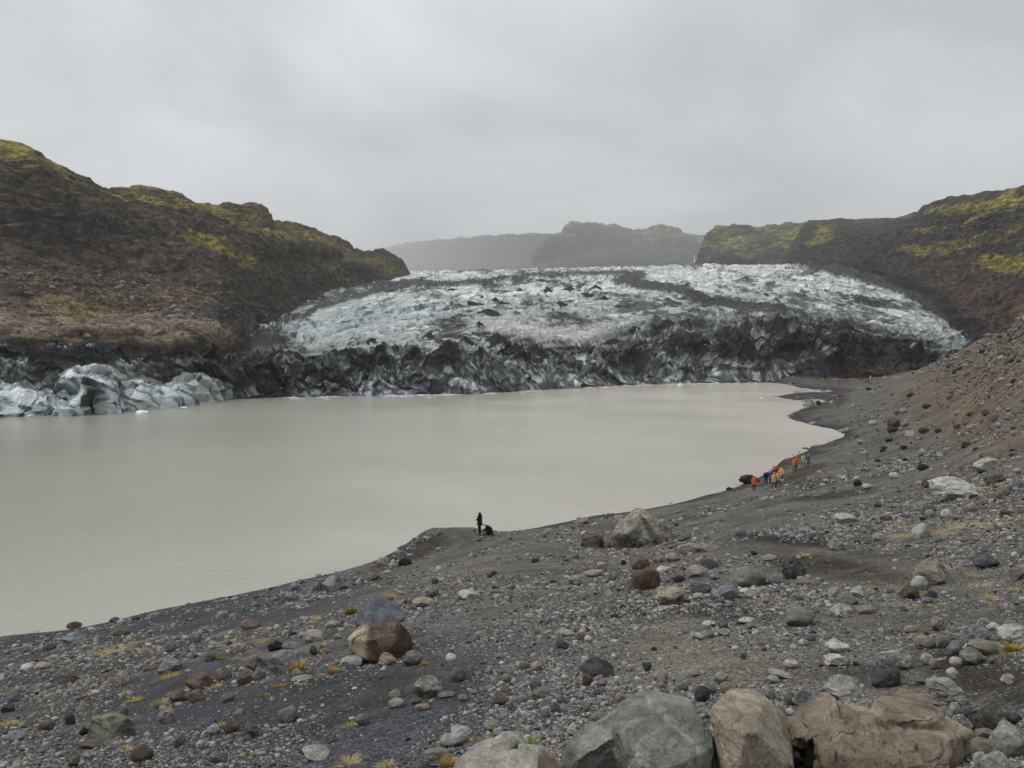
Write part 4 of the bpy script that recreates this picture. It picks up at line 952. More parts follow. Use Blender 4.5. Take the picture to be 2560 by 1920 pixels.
J 370,195,470,260 kh a|shoreline grey boulder|on the tip of the far headland
J 470,205,515,245 dk r|black rock|next to the shoreline grey boulder
J 585,200,635,250 tn r|yellow-tan rock|on the far headland
J 765,232,805,265 tn r|small round tan rock|on the far headland
J 1530,1120,1620,1190 wh r|cream cobble|lower left of the huge pale slab boulder
J 1390,1120,1480,1190 cg r|grey twin cobble|beside the cream cobble
J 650,1160,830,1240 lg a|flat white stone|at the front of the cobble field
J 860,905,960,950 lg r|sandy white rock|right of the solitary black boulder
J 2000,930,2110,1020 kh r|khaki round boulder|right of the huge pale slab boulder
J 2100,870,2220,950 cg a|grey dark-footed boulder|at the right edge of the cobble field
I 760,145,860,205 cg f|flat shore stone|at the waterline behind the giant mossy boulder
I 205,575,400,710 br a|orange-brown block|left of the giant mossy boulder
I 390,635,475,700 tn r|small tan stone|between the orange-brown block and the giant mossy boulder
I 560,815,610,860 dk r|single black stone|below the giant mossy boulder
I 75,960,210,1040 kh l|mossy khaki stone|left of the brown-orange boulder, far down
I 220,905,420,970 tn f|faded tan low stone|left of the brown rounded boulder
K 750,145,970,300 cg a|dark-veined grey boulder|on the bank crest above the water
K 690,200,770,290 br a|brown rock|leaning left of the dark-veined grey boulder
K 415,300,530,370 cg r|light grey round stone|left below the dark-veined grey boulder
K 440,215,540,290 cg r|pair of joined grey stones|at the bank edge
K 1700,250,1840,350 cg a|grey overhanging stone|right of the blue-grey hump boulder
K 1570,350,1810,440 tn r|peach-coloured long stone|right of the blue-grey hump boulder
K 2010,280,2212,370 lg r|long pale white cobble|on the gravel in the centre
K 1540,350,1600,410 cg r|small grey pebble|between the blue-grey hump boulder and the peach stone
K 1760,175,1830,225 rb r|small rust stone|on the gravel behind the grey overhanging stone
K 100,390,170,440 cg r|small grey stone|on the left bank crest
L 235,610,500,730 dk l|black shoreline boulder|in the water's edge beside the hiking group
""".strip().split('\n')
def clean(s): return ' '.join(s.split())
placed = []                                              # (u, v, w, ref)
def place_rock(u0, v0, u1, v1, col, kind, label, group, name, seed, sink=.30, small=False, Ymax=None):
    uc = (u0 + u1) / 2; wpx = u1 - u0; hpx = v1 - v0
    loc, nn_ = hit(ground, uc, min(v1 - .10 * hpx, 1917 if v1 < 1935 else 2400))
    if loc is None: return None
    Y = loc[1]; t = (CAMZ - loc[2]) / Y; wm = wpx * Y / F * 1.0
    dep = wm * (.85 if kind != 'f' else .8)
    al = math.atan(max(t, 0.03)); hv = hpx * Y / F
    hm_ = hv ** 2 - (dep * math.sin(al)) ** 2 * .8
    hm_ = math.sqrt(hm_) / math.cos(al) if hm_ > 0 else 0
    hm_ = max(hm_, .38 * hv) * 1.25
    me = (LIB3 if small else LIB)[kind][seed % (6 if small else 8)]
    o = bpy.data.objects.new(name, me); C.objects.link(o)
    r = random.Random(seed * 13 + 5)
    o.scale = (wm / 2, dep / 2, hm_ / 2)
    rz = r.uniform(-.35, .35) + (math.pi if r.random() < .5 else 0)
    o.rotation_euler = (r.uniform(-.12, .12), r.uniform(-.15, .15), rz)
    o.location = (loc[0] * (1), loc[1] + dep * .30, loc[2] + hm_ * (.5 - sink) + .02)
    c = np.array(COL[col]); c = (c * .8 + .2 * c.mean() * np.array([1.06, 1, .93])) * r.uniform(.88, 1.12) * np.array([r.uniform(.96, 1.04), 1, r.uniform(.96, 1.04)])
    o.color = (*c, 1)
    tag(o, label, 'rock', group); return o
n_rock = 0
for i, line in enumerate(ROCKS):
    head, ref, rest = line.split('|'); tl, box, cc, kd = head.split()
    ox, oy, sc = TILE[tl]; x0, y0, x1, y1 = map(float, box.split(','))
    u0, v0, u1, v1 = ox + x0 * sc, oy + y0 * sc, ox + x1 * sc, oy + y1 * sc
    big = (u1 - u0) > 42
    o = place_rock(u0, v0, u1, v1, cc, kd, clean(ref + ' ' + rest), None, 'boulder' if big else 'rock', i * 7 + 3, small=(u1 - u0) < 14)
    if o:
        n_rock += 1; placed.append(((u0 + u1) / 2, (v0 + v1) / 2, u1 - u0, ref))

# ---------------------------------------------------------------- front boulders and other shaped boulders
def disp_hero(V, Nn, size, seed, amp):
    q = V / size; wq = q + .10 * np.stack([fbm3(q * 3 + k, 3, seed + k) for k in range(3)], -1)
    f1, f2, ci_, fp = worley3(wq * 2.3 + seed, seed, True); g1, g2, cj, gp = worley3(wq * np.array([8, 8, 10.]) + seed, seed + 1, True); e1_, e2_, ck, ep = worley3(wq * 19 + seed, seed + 2, True)
    d = amp * size * (1.15 * fp + .6 * gp * sm(.2, .5, ci_) + .3 * fbm3(q * 2.3 + seed, 3, seed) + .30 * fbm3(q * 11 + seed, 4, seed + 5, rid=True))
    cr_ = sm(.05, .0, np.abs(fbm3(wq * 2.6 + seed + 5, 4, seed + 9))) * sm(.0, .25, fbm3(q * 2 + 9, 2, seed + 12))
    d -= amp * size * .45 * cr_
    V = V + Nn * d[:, None]; r = np.random.default_rng(seed)
    for k in range(7 if seed in (53, 61) else 11):                                     # flat fracture faces
        n_ = r.normal(size=3) + np.array([0, -.5, .4]); n_ /= np.linalg.norm(n_); h_ = V @ n_; lim = np.quantile(h_, r.uniform(.94, .993)); V = V - (np.maximum(0, h_ - lim) * .9)[:, None] * n_[None]
    d2 = amp * size * (.10 * fbm3(q * 14 + seed, 3, seed + 31, rid=True) + .16 * worley3(wq * 13 + seed, seed + 5, True)[3])
    return V + Nn * d2[:, None]
HQ = []
def hero(name, label, Y, hulls, colf, seed, vox=None, amp=.03, cat='boulder', bev=.02):
    """a boulder from convex lumps; every lump is given by the corners one sees (pixel, pixel, metres nearer/farther)"""
    bmj = bmesh.new(); allp = []
    for pts in hulls:
        pts = [(p[0], p[1] + 170 if (Y < 5 and p[1] >= 2000) else p[1], p[2]) for p in pts]
        b_ = bmesh.new(); ws = [P(p[0], p[1], Y + p[2]) for p in pts]; cen = np.mean(ws, 0)
        for w_ in ws: b_.verts.new(w_)
        r = bmesh.ops.convex_hull(b_, input=b_.verts)
        bmesh.ops.delete(b_, geom=[e for e in r['geom_interior'] if isinstance(e, bmesh.types.BMVert)], context='VERTS')
        bmesh.ops.recalc_face_normals(b_, faces=b_.faces)
        tmp = bpy.data.meshes.new('t'); b_.to_mesh(tmp); b_.free(); bmj.from_mesh(tmp); bpy.data.meshes.remove(tmp); allp += ws
    allp = np.array(allp); org = allp.mean(0); size = float(np.ptp(allp, axis=0).max())
    bmesh.ops.translate(bmj, verts=bmj.verts, vec=-org)
    tm = bpy.data.meshes.new('t'); bmj.to_mesh(tm); bmj.free(); to = bpy.data.objects.new('t', tm); C.objects.link(to)
    mo_ = to.modifiers.new('r', 'REMESH'); mo_.mode = 'VOXEL'; mo_.voxel_size = vox or size / 200
    ms = to.modifiers.new('s', 'SMOOTH'); ms.factor = .2; ms.iterations = 1
    HQ.append((to, tm, name, label, org, size, colf, seed, amp, cat))
def hero_finish(me, name, label, org, size, colf, seed, amp, cat):
    n_ = len(me.vertices); V = np.empty(n_ * 3, np.float32); me.vertices.foreach_get('co', V); V = V.reshape(-1, 3)
    Nn = np.empty(n_ * 3, np.float32); me.vertices.foreach_get('normal', Nn); Nn = Nn.reshape(-1, 3)
    Vd = disp_hero(V, Nn, size, seed, amp)
    me.vertices.foreach_set('co', Vd.astype(np.float32).ravel()); me.polygons.foreach_set('use_smooth', np.ones(len(me.polygons), bool)); me.update()
    W_ = V + org; u_, v_ = proj(W_[:, 0], W_[:, 1], W_[:, 2])
    col = colf(u_, v_, Nn, V / size, seed); c4 = np.ones((n_, 4), np.float32); c4[:, :3] = np.clip(col, .015, .6)
    a_ = me.color_attributes.new('Col', 'FLOAT_COLOR', 'POINT'); a_.data.foreach_set('color', c4.ravel())
    me.materials.clear(); me.materials.append(M_HERO); me.name = name
    o = bpy.data.objects.new(name, me); C.objects.link(o); o.location = org
    tag(o, label, cat); return o
def stone_cols(base, alt, pale=(.42, .40, .36), dark=(.06, .055, .05), vein=.5, ma=.6):
    base, alt, pale, dark = map(np.array, (base, alt, pale, dark))
    def f(u, v, n_, q, s):
        a = fbm3(q * 2.2 + s, 5, s); b2 = fbm3(q * 9 + s, 4, s + 3); e = fbm3(q * 3.4 + s, 5, s + 6, rid=True)
        c = lerp(np.broadcast_to(base, q.shape), alt, np.clip(.5 + 1.6 * a, 0, 1) * ma)
        wq = q + .10 * np.stack([fbm3(q * 3 + k, 3, s + k) for k in range(3)], -1); f1, f2, ci_ = worley3(wq * 2.3 + s, s)
        c = c * (1 + .30 * (ci_ - .5))[:, None]
        c = lerp(c, pale, np.clip(sm(.07, .0, f2 - f1) * vein * .8 * sm(-.3, .3, a + b2) + sm(.70, .85, e) * vein * .7 + sm(.35, .6, b2) * .3, 0, 1))
        c = lerp(c, dark, np.clip(sm(.25, .6, -b2 - .3 * a) * .5 + .25 * sm(.2, -.6, n_[:, 2]), 0, 1))  # dark mottling, plus shade painted into the downward faces
        ck = sm(.022, .006, np.abs(fbm3(wq * 2.0 + s + 3, 5, s + 19))) * sm(-.1, .2, fbm3(q * 1.7 + 4, 3, s + 22)); c = lerp(c, dark * .8, ck * .35)
        sp_ = fbm3(q * 42 + s, 2, s + 14)
        c = lerp(c, pale * 1.1, sm(.35, .6, sp_) * .45); c = lerp(c, dark, sm(.4, .65, -sp_) * .4)
        return c * (1 + .3 * b2[:, None])
    return f
bc = dict(bump=1)
hero('boulder', 'big grey-green boulder with pale veins, front row left of the tall tan boulder', 4.7,
     [[(1555, 1752, .15), (1592, 1733, .25), (1640, 1735, .3), (1700, 1745, .3), (1742, 1757, .25), (1780, 1795, .2), (1795, 1850, .15), (1788, 1990, .1), (1530, 1790, .1), (1520, 1860, -.05),
       (1545, 1830, -.22), (1600, 1790, -.12), (1690, 1800, -.18), (1740, 1900, -.32), (1580, 1940, -.35), (1600, 2060, -.3), (1760, 2060, -.2), (1660, 1760, .75), (1750, 1790, .75), (1560, 1780, .6), (1780, 2050, .7), (1560, 2050, .6), (1650, 1870, -.42)],
      [(1534, 1775, .2), (1565, 1762, .3), (1470, 1818, .12), (1425, 1862, .08), (1398, 1935, .0), (1440, 1900, -.12), (1520, 1850, -.12), (1560, 1835, -.1), (1580, 1960, .1), (1400, 2050, .1), (1500, 2060, .0), (1450, 1850, .5), (1560, 1790, .6), (1450, 2000, .6), (1580, 2000, .6)]],
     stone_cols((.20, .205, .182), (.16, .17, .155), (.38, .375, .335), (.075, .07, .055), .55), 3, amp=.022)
hero('boulder', 'tall tan boulder standing between the grey-green boulder and the big brown boulder', 4.5,
     [[(1776, 1752, .15), (1802, 1731, .3), (1840, 1724, .4), (1895, 1733, .4), (1918, 1765, .35), (1955, 1785, .3), (1970, 1815, .2), (1976, 1860, .1), (1990, 1960, .05), (1995, 2080, .05),
       (1812, 1818, -.10), (1850, 1822, -.16), (1885, 1842, -.24), (1965, 1848, -.14), (1788, 1790, .0), (1800, 1850, -.08), (1815, 1930, -.18), (1830, 2080, -.2), (1950, 2080, -.28), (1900, 1950, -.34), (1840, 1740, .8), (1960, 1800, .8), (1820, 2050, .7), (1980, 2050, .7)]],
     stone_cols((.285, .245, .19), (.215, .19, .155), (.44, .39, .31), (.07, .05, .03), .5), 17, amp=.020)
hero('boulder', 'biggest brown boulder, widest of the front row, humped, with a dark hollow at left', 4.6,
     [[(2190, 1745, .3), (2235, 1712, .4), (2268, 1704, .4), (2310, 1712, .4), (2335, 1730, .35), (2362, 1790, .3), (2170, 1790, .2), (2150, 1860, 0), (2250, 1780, -.02), (2350, 1850, .0), (2270, 1730, .9), (2340, 1790, .9), (2200, 1900, -.15), (2330, 1900, -.1), (2180, 1800, .8)],
      [(2015, 1782, .2), (2045, 1775, .25), (2090, 1758, .3), (2180, 1775, .3), (2345, 1790, .3), (2395, 1812, .25), (2425, 1835, .2), (2436, 1920, .1), (2438, 2100, .1), (2050, 1830, -.12), (2120, 1825, -.22), (2250, 1850, -.36), (2370, 1850, -.18), (2060, 1930, -.18), (2150, 1960, -.42), (2330, 1950, -.40),
       (2070, 2100, -.1), (2200, 2100, -.4), (2400, 2100, -.3), (2060, 1800, .8), (2350, 1800, 1.0), (2100, 2080, .9), (2400, 2080, .9)],
      [(1977, 1843, .2), (1995, 1815, .22), (2012, 1785, .25), (2070, 1785, .2), (2045, 1812, .0), (2000, 1845, .05), (2060, 1832, .2), (1990, 1850, .5), (2060, 1800, .8)],
      [(1998, 1850, .5), (2060, 1840, .45), (2005, 1990, .5), (2060, 2080, .5), (2010, 1860, .85), (2070, 1850, .9), (2020, 2080, .9)]],
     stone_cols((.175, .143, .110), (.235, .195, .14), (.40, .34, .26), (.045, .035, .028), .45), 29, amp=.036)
hero('boulder', 'low striped grey boulder with pinkish right half cut by the bottom edge', 4.1,
     [[(1128, 1925, .1), (1195, 1868, .25), (1262, 1838, .35), (1300, 1839, .35), (1310, 1858, .3), (1250, 1880, -.05), (1180, 1915, -.15), (1130, 2060, -.1), (1320, 2060, -.2), (1300, 1845, .8), (1200, 1880, .8), (1150, 2050, .8)],
      [(1250, 1880, .1), (1310, 1872, .2), (1352, 1873, .2), (1385, 1905, .12), (1405, 1935, .05), (1410, 2060, 0), (1240, 1900, -.15), (1330, 1900, -.22), (1180, 2000, -.3), (1380, 2050, -.3), (1350, 1890, .7), (1380, 2000, .7)]],
     lambda u, v, n_, q, s: lerp(stone_cols((.27, .255, .225), (.20, .19, .17), (.42, .40, .35), (.08, .07, .06), .6)(u, v, n_, q, s), np.array((.27, .205, .165)), sm(1330, 1375, u) * .8), 41, amp=.018)
def split_col(u, v, n_, q, s):
    c = stone_cols((.115, .080, .062), (.15, .11, .085), (.25, .20, .16), (.04, .03, .025), .2)(u, v, n_, q, s)
    b2 = fbm3(q * 5 + 3, 3, 77)
    c = lerp(c, np.array((.43, .37, .27)), np.clip(sm(925, 905, u + 6 * b2) * sm(1570, 1590, v + .55 * (u - 880) + 5 * b2), 0, 1) * .9)
    c = lerp(c, np.array((.050, .032, .022)), sm(975, 1000, u - .25 * (1610 - v) + 8 * b2) * .85)  # right side dark rust, with its shade painted in as well
    return c
ly = hit(ground, 960, 1648)[0][1]
k_ = ly / F
hero('boulder', 'split brown boulder with pale left face and notched top beside the smooth blue-grey cobble', ly,
     [[(870, 1597, 0), (890, 1575, 10 * k_), (915, 1553, 20 * k_), (930, 1557, 15 * k_), (922, 1600, -30 * k_), (880, 1625, -5 * k_), (900, 1640, -20 * k_), (925, 1650, -35 * k_), (950, 1565, 20 * k_), (960, 1600, -35 * k_), (960, 1650, -40 * k_), (915, 1560, 110 * k_), (890, 1650, 90 * k_), (970, 1700, 0)],
      [(950, 1565, 10 * k_), (970, 1554, 20 * k_), (995, 1553, 20 * k_), (1010, 1570, 25 * k_), (1030, 1590, 30 * k_), (1041, 1625, 25 * k_), (1020, 1650, 0), (990, 1650, -25 * k_), (940, 1650, -35 * k_), (975, 1600, -35 * k_), (930, 1600, -25 * k_), (1000, 1570, 110 * k_), (1035, 1640, 100 * k_), (940, 1620, 110 * k_), (980, 1710, 0)]],
     split_col, 53, amp=.022)
hero('boulder', 'blue-grey hump boulder directly behind the split brown boulder', ly * 1.12,
     [[(888, 1560, 0), (905, 1520, 10 * k_), (930, 1492, 25 * k_), (955, 1490, 30 * k_), (975, 1505, 30 * k_), (1005, 1520, 30 * k_), (1018, 1540, 25 * k_), (1005, 1550, 0), (960, 1565, -30 * k_), (915, 1560, -25 * k_), (895, 1575, 0), (950, 1500, 120 * k_), (1010, 1535, 110 * k_), (900, 1550, 90 * k_), (950, 1620, 0), (940, 1530, -15 * k_)]],
     stone_cols((.125, .140, .165), (.165, .18, .20), (.22, .235, .25), (.06, .065, .075), .25), 61, amp=.02)
ly = hit(ground, 1600, 1370)[0][1]; k_ = ly / F
hero('boulder', 'giant weathered grey boulder with green moss at its foot, right of centre near the lake', ly,
     [[(1527, 1345, 0), (1540, 1315, 10 * k_), (1562, 1290, 20 * k_), (1590, 1270, 30 * k_), (1612, 1268, 35 * k_), (1632, 1283, 35 * k_), (1655, 1305, 30 * k_), (1672, 1325, 30 * k_), (1685, 1342, 30 * k_), (1680, 1356, 10 * k_), (1640, 1372, -20 * k_), (1590, 1380, -35 * k_), (1545, 1374, -25 * k_), (1528, 1362, -8 * k_),
       (1590, 1320, -30 * k_), (1560, 1325, -25 * k_), (1625, 1320, -15 * k_), (1600, 1275, 110 * k_), (1670, 1340, 110 * k_), (1540, 1350, 100 * k_), (1600, 1420, 20 * k_)]],
     lambda u, v, n_, q, s: lerp(lerp(stone_cols((.24, .22, .185), (.155, .145, .125), (.36, .34, .29), (.05, .045, .04), .6, .9)(u, v, n_, q, s), np.array((.045, .040, .035)),  # shade painted into the colour at the lower left
        np.clip(brush(u, v, 1562, 1358, 32, 20, 0, .7) * .9 + stroke(u, v, [(1600, 1290, 4), (1625, 1320, 9), (1640, 1355, 12)], 6) * .7, 0, 1)), np.array((.16, .19, .02)), sm(1366, 1378, v - .18 * (u - 1600) * 0 - 10 * (u > 1630)) * .8), 71, amp=.04)

bpy.context.view_layer.update(); _dg = bpy.context.evaluated_depsgraph_get()
_ms = [bpy.data.meshes.new_from_object(q[0].evaluated_get(_dg)) for q in HQ]
for q in HQ: bpy.data.objects.remove(q[0])
for q in HQ: bpy.data.meshes.remove(q[1])
for m_, q in zip(_ms, HQ): hero_finish(m_, *q[2:])
bpy.context.view_layer.update()

# ---------------------------------------------------------------- strewn stones: the larger ones one by one, the rest as one mass
def density(u, v, X, Y, Z):
    n_ = fbm2(X / 3.5, Y / 5.5, 4, 901); n2_ = fbm2(X / 14, Y / 20, 3, 905)
    d = .5 + 2.1 * n_ + .9 * n2_
    d = d - .55 * brush(u, v, 720, 1790, 440, 120, 8, 1) - .5 * brush(u, v, 1150, 1760, 160, 90, 30, 1)
    d = d - .75 * brush(u, v, 1740, 1660, 260, 60, 6, 1) - .6 * brush(u, v, 2440, 1720, 190, 50, 14, 1)
    d = d + .8 * brush(u, v, 1420, 1740, 130, 60, 25, .8) + .5 * brush(u, v, 1780, 1480, 260, 50, 5, 1) + .45 * brush(u, v, 2350, 1300, 330, 90, 8, 1)
    d = d + .55 * brush(u, v, 200, 1650, 330, 70, -10, 1) + .7 * brush(u, v, 1850, 1730, 260, 20, 0, 1) + .4 * brush(u, v, 2300, 1480, 250, 50, 0, 1)
    d = d * sm(.1, 1.2, Z) + .02
    sandy = sm(70, 95, Y) * (1 - sm(9, 13, Z)) * (1 - sm(330, 380, Y) * 0)
    d = d * (1 - .80 * sandy) - .35 * brush(u, v, 1100, 1385, 180, 40, 0, 1) - .5 * brush(u, v, 2000, 1262, 330, 26, -14, 1)
    d = d + .40 * sm(8, 14, Z) * sm(60, 100, Y)
    d = d - .35 * brush(u, v, 1750, 1285, 380, 36, -8, 1)
    d = np.maximum(d, .03) + .9 * (np.abs(Z) < .13) * sm(-.05, .3, n_)
    return np.where(Z < -.02, np.minimum(d, .9) * (n_ > 0), np.clip(d, .03, 1.6))
cu_, cv_ = ug[:-1, :-1], vg[:-1, :-1]
wt = cell_area * density(cu_, cv_, Xg[:-1, :-1], Yg[:-1, :-1], Zg[:-1, :-1])
cw = np.cumsum(wt.ravel()); tot = cell_area.sum()
def strew(n_, rg):
    k = np.searchsorted(cw, rg.uniform(0, cw[-1], n_)); i, j = np.unravel_index(np.clip(k, 0, wt.size - 1), wt.shape)
    fi = rg.uniform(size=n_)[:, None]; fj = rg.uniform(size=n_)[:, None]
    return (V3[i, j] * (1 - fi) * (1 - fj) + V3[i + 1, j] * fi * (1 - fj) + V3[i, j + 1] * (1 - fi) * fj + V3[i + 1, j + 1] * fi * fj)
PAL0 = np.array([COL[k] for k in ('cg', 'cg', 'lg', 'lg', 'dg', 'dg', 'bg', 'tn', 'br', 'br', 'kh', 'gn', 'pk', 'dk')]); PAL = PAL0 * .6 + .4 * PAL0.mean(1, keepdims=True) * np.array([1.05, 1.0, .93]); PALN = ['grey', 'grey', 'pale', 'pale', 'dark', 'dark', 'bluish', 'tan', 'brown', 'brown', 'khaki', 'greenish', 'pinkish', 'black']
def pick_cols(Ps, rg):
    c = rg.integers(0, len(PAL), len(Ps)); uu_, vv_ = proj(Ps[:, 0], Ps[:, 1], Ps[:, 2])
    far = (Ps[:, 1] > 90)
    c = np.where(far & (rg.uniform(size=len(c)) < .45), rg.choice([4, 8, 9, 13, 10], len(c)), c)
    lft = (uu_ < 700) & (rg.uniform(size=len(c)) < .35); c = np.where(lft, rg.choice([7, 8, 9, 10, 4], len(c)), c)
    return c
rg = np.random.default_rng(99)
# individuals: 17..34 px wide
taken = np.array([(a, b_, c) for a, b_, c, _ in placed])
cand = strew(1500, rg); szp = 15 * rg.uniform(size=1500) ** (-1 / 2.4); szp = np.clip(szp, 15, 34)
order = np.argsort(-szp); cols_ = pick_cols(cand, rg); ku, kv = proj(cand[:, 0], cand[:, 1], cand[:, 2])
want = max(0, 292 - n_rock); auto = []
for k in order:
    if len(auto) >= want: break
    u_, v_ = ku[k], kv[k]; s_ = szp[k]
    if cand[k][2] < .3 or v_ > 1915 or u_ < 8 or u_ > 2552 or v_ < 1120: continue
    if np.any((np.abs(taken[:, 0] - u_) < (taken[:, 2] + s_) * .55) & (np.abs(taken[:, 1] - v_) < (taken[:, 2] + s_) * .42)): continue
    if 1390 < u_ < 2450 and v_ > 1735 or 1130 < u_ < 1410 and v_ > 1845: continue
    auto.append((k, u_, v_, s_)); taken = np.vstack([taken, (u_, v_, s_)])
used_l = set()
KN = {'r': 'rounded', 'a': 'angular', 'f': 'flat', 'l': 'lumpy'}
for k, u_, v_, s_ in auto:
    kd = 'raaafl'[int(rg.integers(6))]; hh = s_ * (.62 if kd != 'f' else .42); cname = PALN[cols_[k]]
    base = sorted(placed, key=lambda q: (q[0] - u_) ** 2 + (1.6 * (q[1] - v_)) ** 2)
    lab = None
    for q in base[:14]:
        du, dv = u_ - q[0], v_ - q[1]
        dr = ('right of' if du > 0 else 'left of') if abs(du) > abs(dv) * 1.2 else ('below' if dv > 0 else 'above')
        if abs(du) > 2.5 * (q[2] + s_): dr = 'well ' + dr
        L_ = f"small {cname} {KN[kd]} stone {dr} the {q[3]}"
        if L_ not in used_l and len(L_.split()) <= 16: lab = L_; break
    if not lab: continue
    used_l.add(lab)
    key = [kk_ for kk_ in COL if np.allclose(COL[kk_], PAL0[cols_[k]])][0]
    place_rock(u_ - s_ / 2, v_ - hh * .6, u_ + s_ / 2, v_ + hh * .4, key, kd, lab, 'loose stones strewn over the slope', 'rock', int(k) + 1000, small=s_ < 22)

def gravel(name, n_, smin, smax, sub, seed, expo=2.2, label=None):
    rg_ = np.random.default_rng(seed); Ps = strew(n_, rg_)
    s_ = np.clip(smin * rg_.uniform(size=n_) ** (-1 / expo), smin, smax) / 2
    if sub == 0:
        base = []
        for q in range(10):
            v0 = np.array([(1, 0, 0), (-1, 0, 0), (0, 1, 0), (0, -1, 0), (0, 0, 1), (0, 0, -1), (.6, .6, .5), (-.6, .6, .5), (.6, -.6, .5), (-.6, -.6, .5)], float)
            b_ = bmesh.new(); [b_.verts.new(x + rg_.uniform(-.22, .22, 3)) for x in v0]
            r = bmesh.ops.convex_hull(b_, input=b_.verts); bmesh.ops.delete(b_, geom=[e for e in r['geom_interior'] + r['geom_unused'] if isinstance(e, bmesh.types.BMVert)], context='VERTS')
            b_.verts.index_update(); base.append((np.array([x.co[:] for x in b_.verts]), np.array([[y.index for y in x.verts] for x in b_.faces]))); b_.free()
    else:
        base = [rock_pts(seed * 50 + q, 'arlf'[q % 4], sub) for q in range(12)]
    cidx = pick_cols(Ps, rg_); wh = rg_.integers(0, len(base), n_)
    VV, FF, CC = [], [], []; off = 0
    for q in range(len(base)):
        ids = np.where(wh == q)[0]; bv, bf = base[q]; m_ = len(ids)
        if not m_: continue
        Yy = Ps[ids, 1]; r = s_[ids] * Yy / F
        sx = r * rg_.uniform(.8, 1.25, m_); sy_ = r * rg_.uniform(.7, 1.1, m_); sz_ = r * rg_.uniform(.42, .85, m_)
        an = rg_.uniform(0, 2 * math.pi, m_); ca, sa = np.cos(an), np.sin(an)
        loc = bv[None] * np.stack([sx, sy_, sz_], -1)[:, None]
        x = loc[..., 0] * ca[:, None] - loc[..., 1] * sa[:, None]; y = loc[..., 0] * sa[:, None] + loc[..., 1] * ca[:, None]
        tl = rg_.uniform(-.3, .3, m_)[:, None]
        z = loc[..., 2] + x * tl + (sz_ * rg_.uniform(-.1, .45, m_))[:, None]
        VV.append((np.stack([x, y, z], -1) + Ps[ids][:, None]).reshape(-1, 3))
        FF.append((bf[None] + (off + np.arange(m_) * len(bv))[:, None, None]).reshape(-1, 3)); off += m_ * len(bv)
        c = PAL[cidx[ids]] * rg_.uniform(.7, 1.2, m_)[:, None]; c = c * .72 + .28 * c.mean(1, keepdims=True)
        CC.append(np.repeat(c, len(bv), 0))
    o = mesh_np(name, np.concatenate(VV), np.concatenate(FF), M_PEB, np.concatenate(CC), smooth=sub > 0)
    tag(o, label, 'gravel', kind='stuff'); return o
gravel('gravel', 145000, 2.6, 8, 0, 11, 2.0, 'fine loose gravel strewn over the dark slope')
gravel('pebbles', 21500, 7.0, 19, 1 + 0, 13, 2.35, 'rounded pebbles and cobbles strewn over the slope')

# small pale stones lying on the left hillside
r_h = np.random.default_rng(21); wgt = (brush(HLU, HLV, 330, 755, 360, 60, 10, 1) + .35 * brush(HLU, HLV, 300, 800, 420, 60, 0, 1)).ravel() * (HLU.ravel() > -40); cwh = np.cumsum(wgt)
kk_ = np.searchsorted(cwh, r_h.uniform(0, cwh[-1], 3800)); hp = HLP.reshape(-1, 3)[kk_]; VV, FF, CC = [], [], []
bs = [rock_pts(900 + q, 'arl'[q % 3], 1) for q in range(6)]
for q in range(6):
    ids = np.where(np.arange(len(hp)) % 6 == q)[0]; bv, bf = bs[q]; s_ = np.clip(.30 * r_h.uniform(size=len(ids)) ** (-1 / 2.6), .3, 1.7)
    VV.append((bv[None] * s_[:, None, None] * np.array([1, .9, .7]) + hp[ids][:, None] + np.array([0, -.3, .1])).reshape(-1, 3)); FF.append((bf[None] + (sum(len(x_) for x_ in VV[:-1]) + np.arange(len(ids)) * len(bv))[:, None, None]).reshape(-1, 3))
    c_ = np.array((.20, .165, .135)) * r_h.uniform(.5, 1.5, (len(ids), 1)); CC.append(np.repeat(c_, len(bv), 0))
tag(mesh_np('scree', np.concatenate(VV), np.concatenate(FF), M_PEB, np.concatenate(CC), smooth=False), 'pale scree stones lying on the brown hillside', kind='stuff')

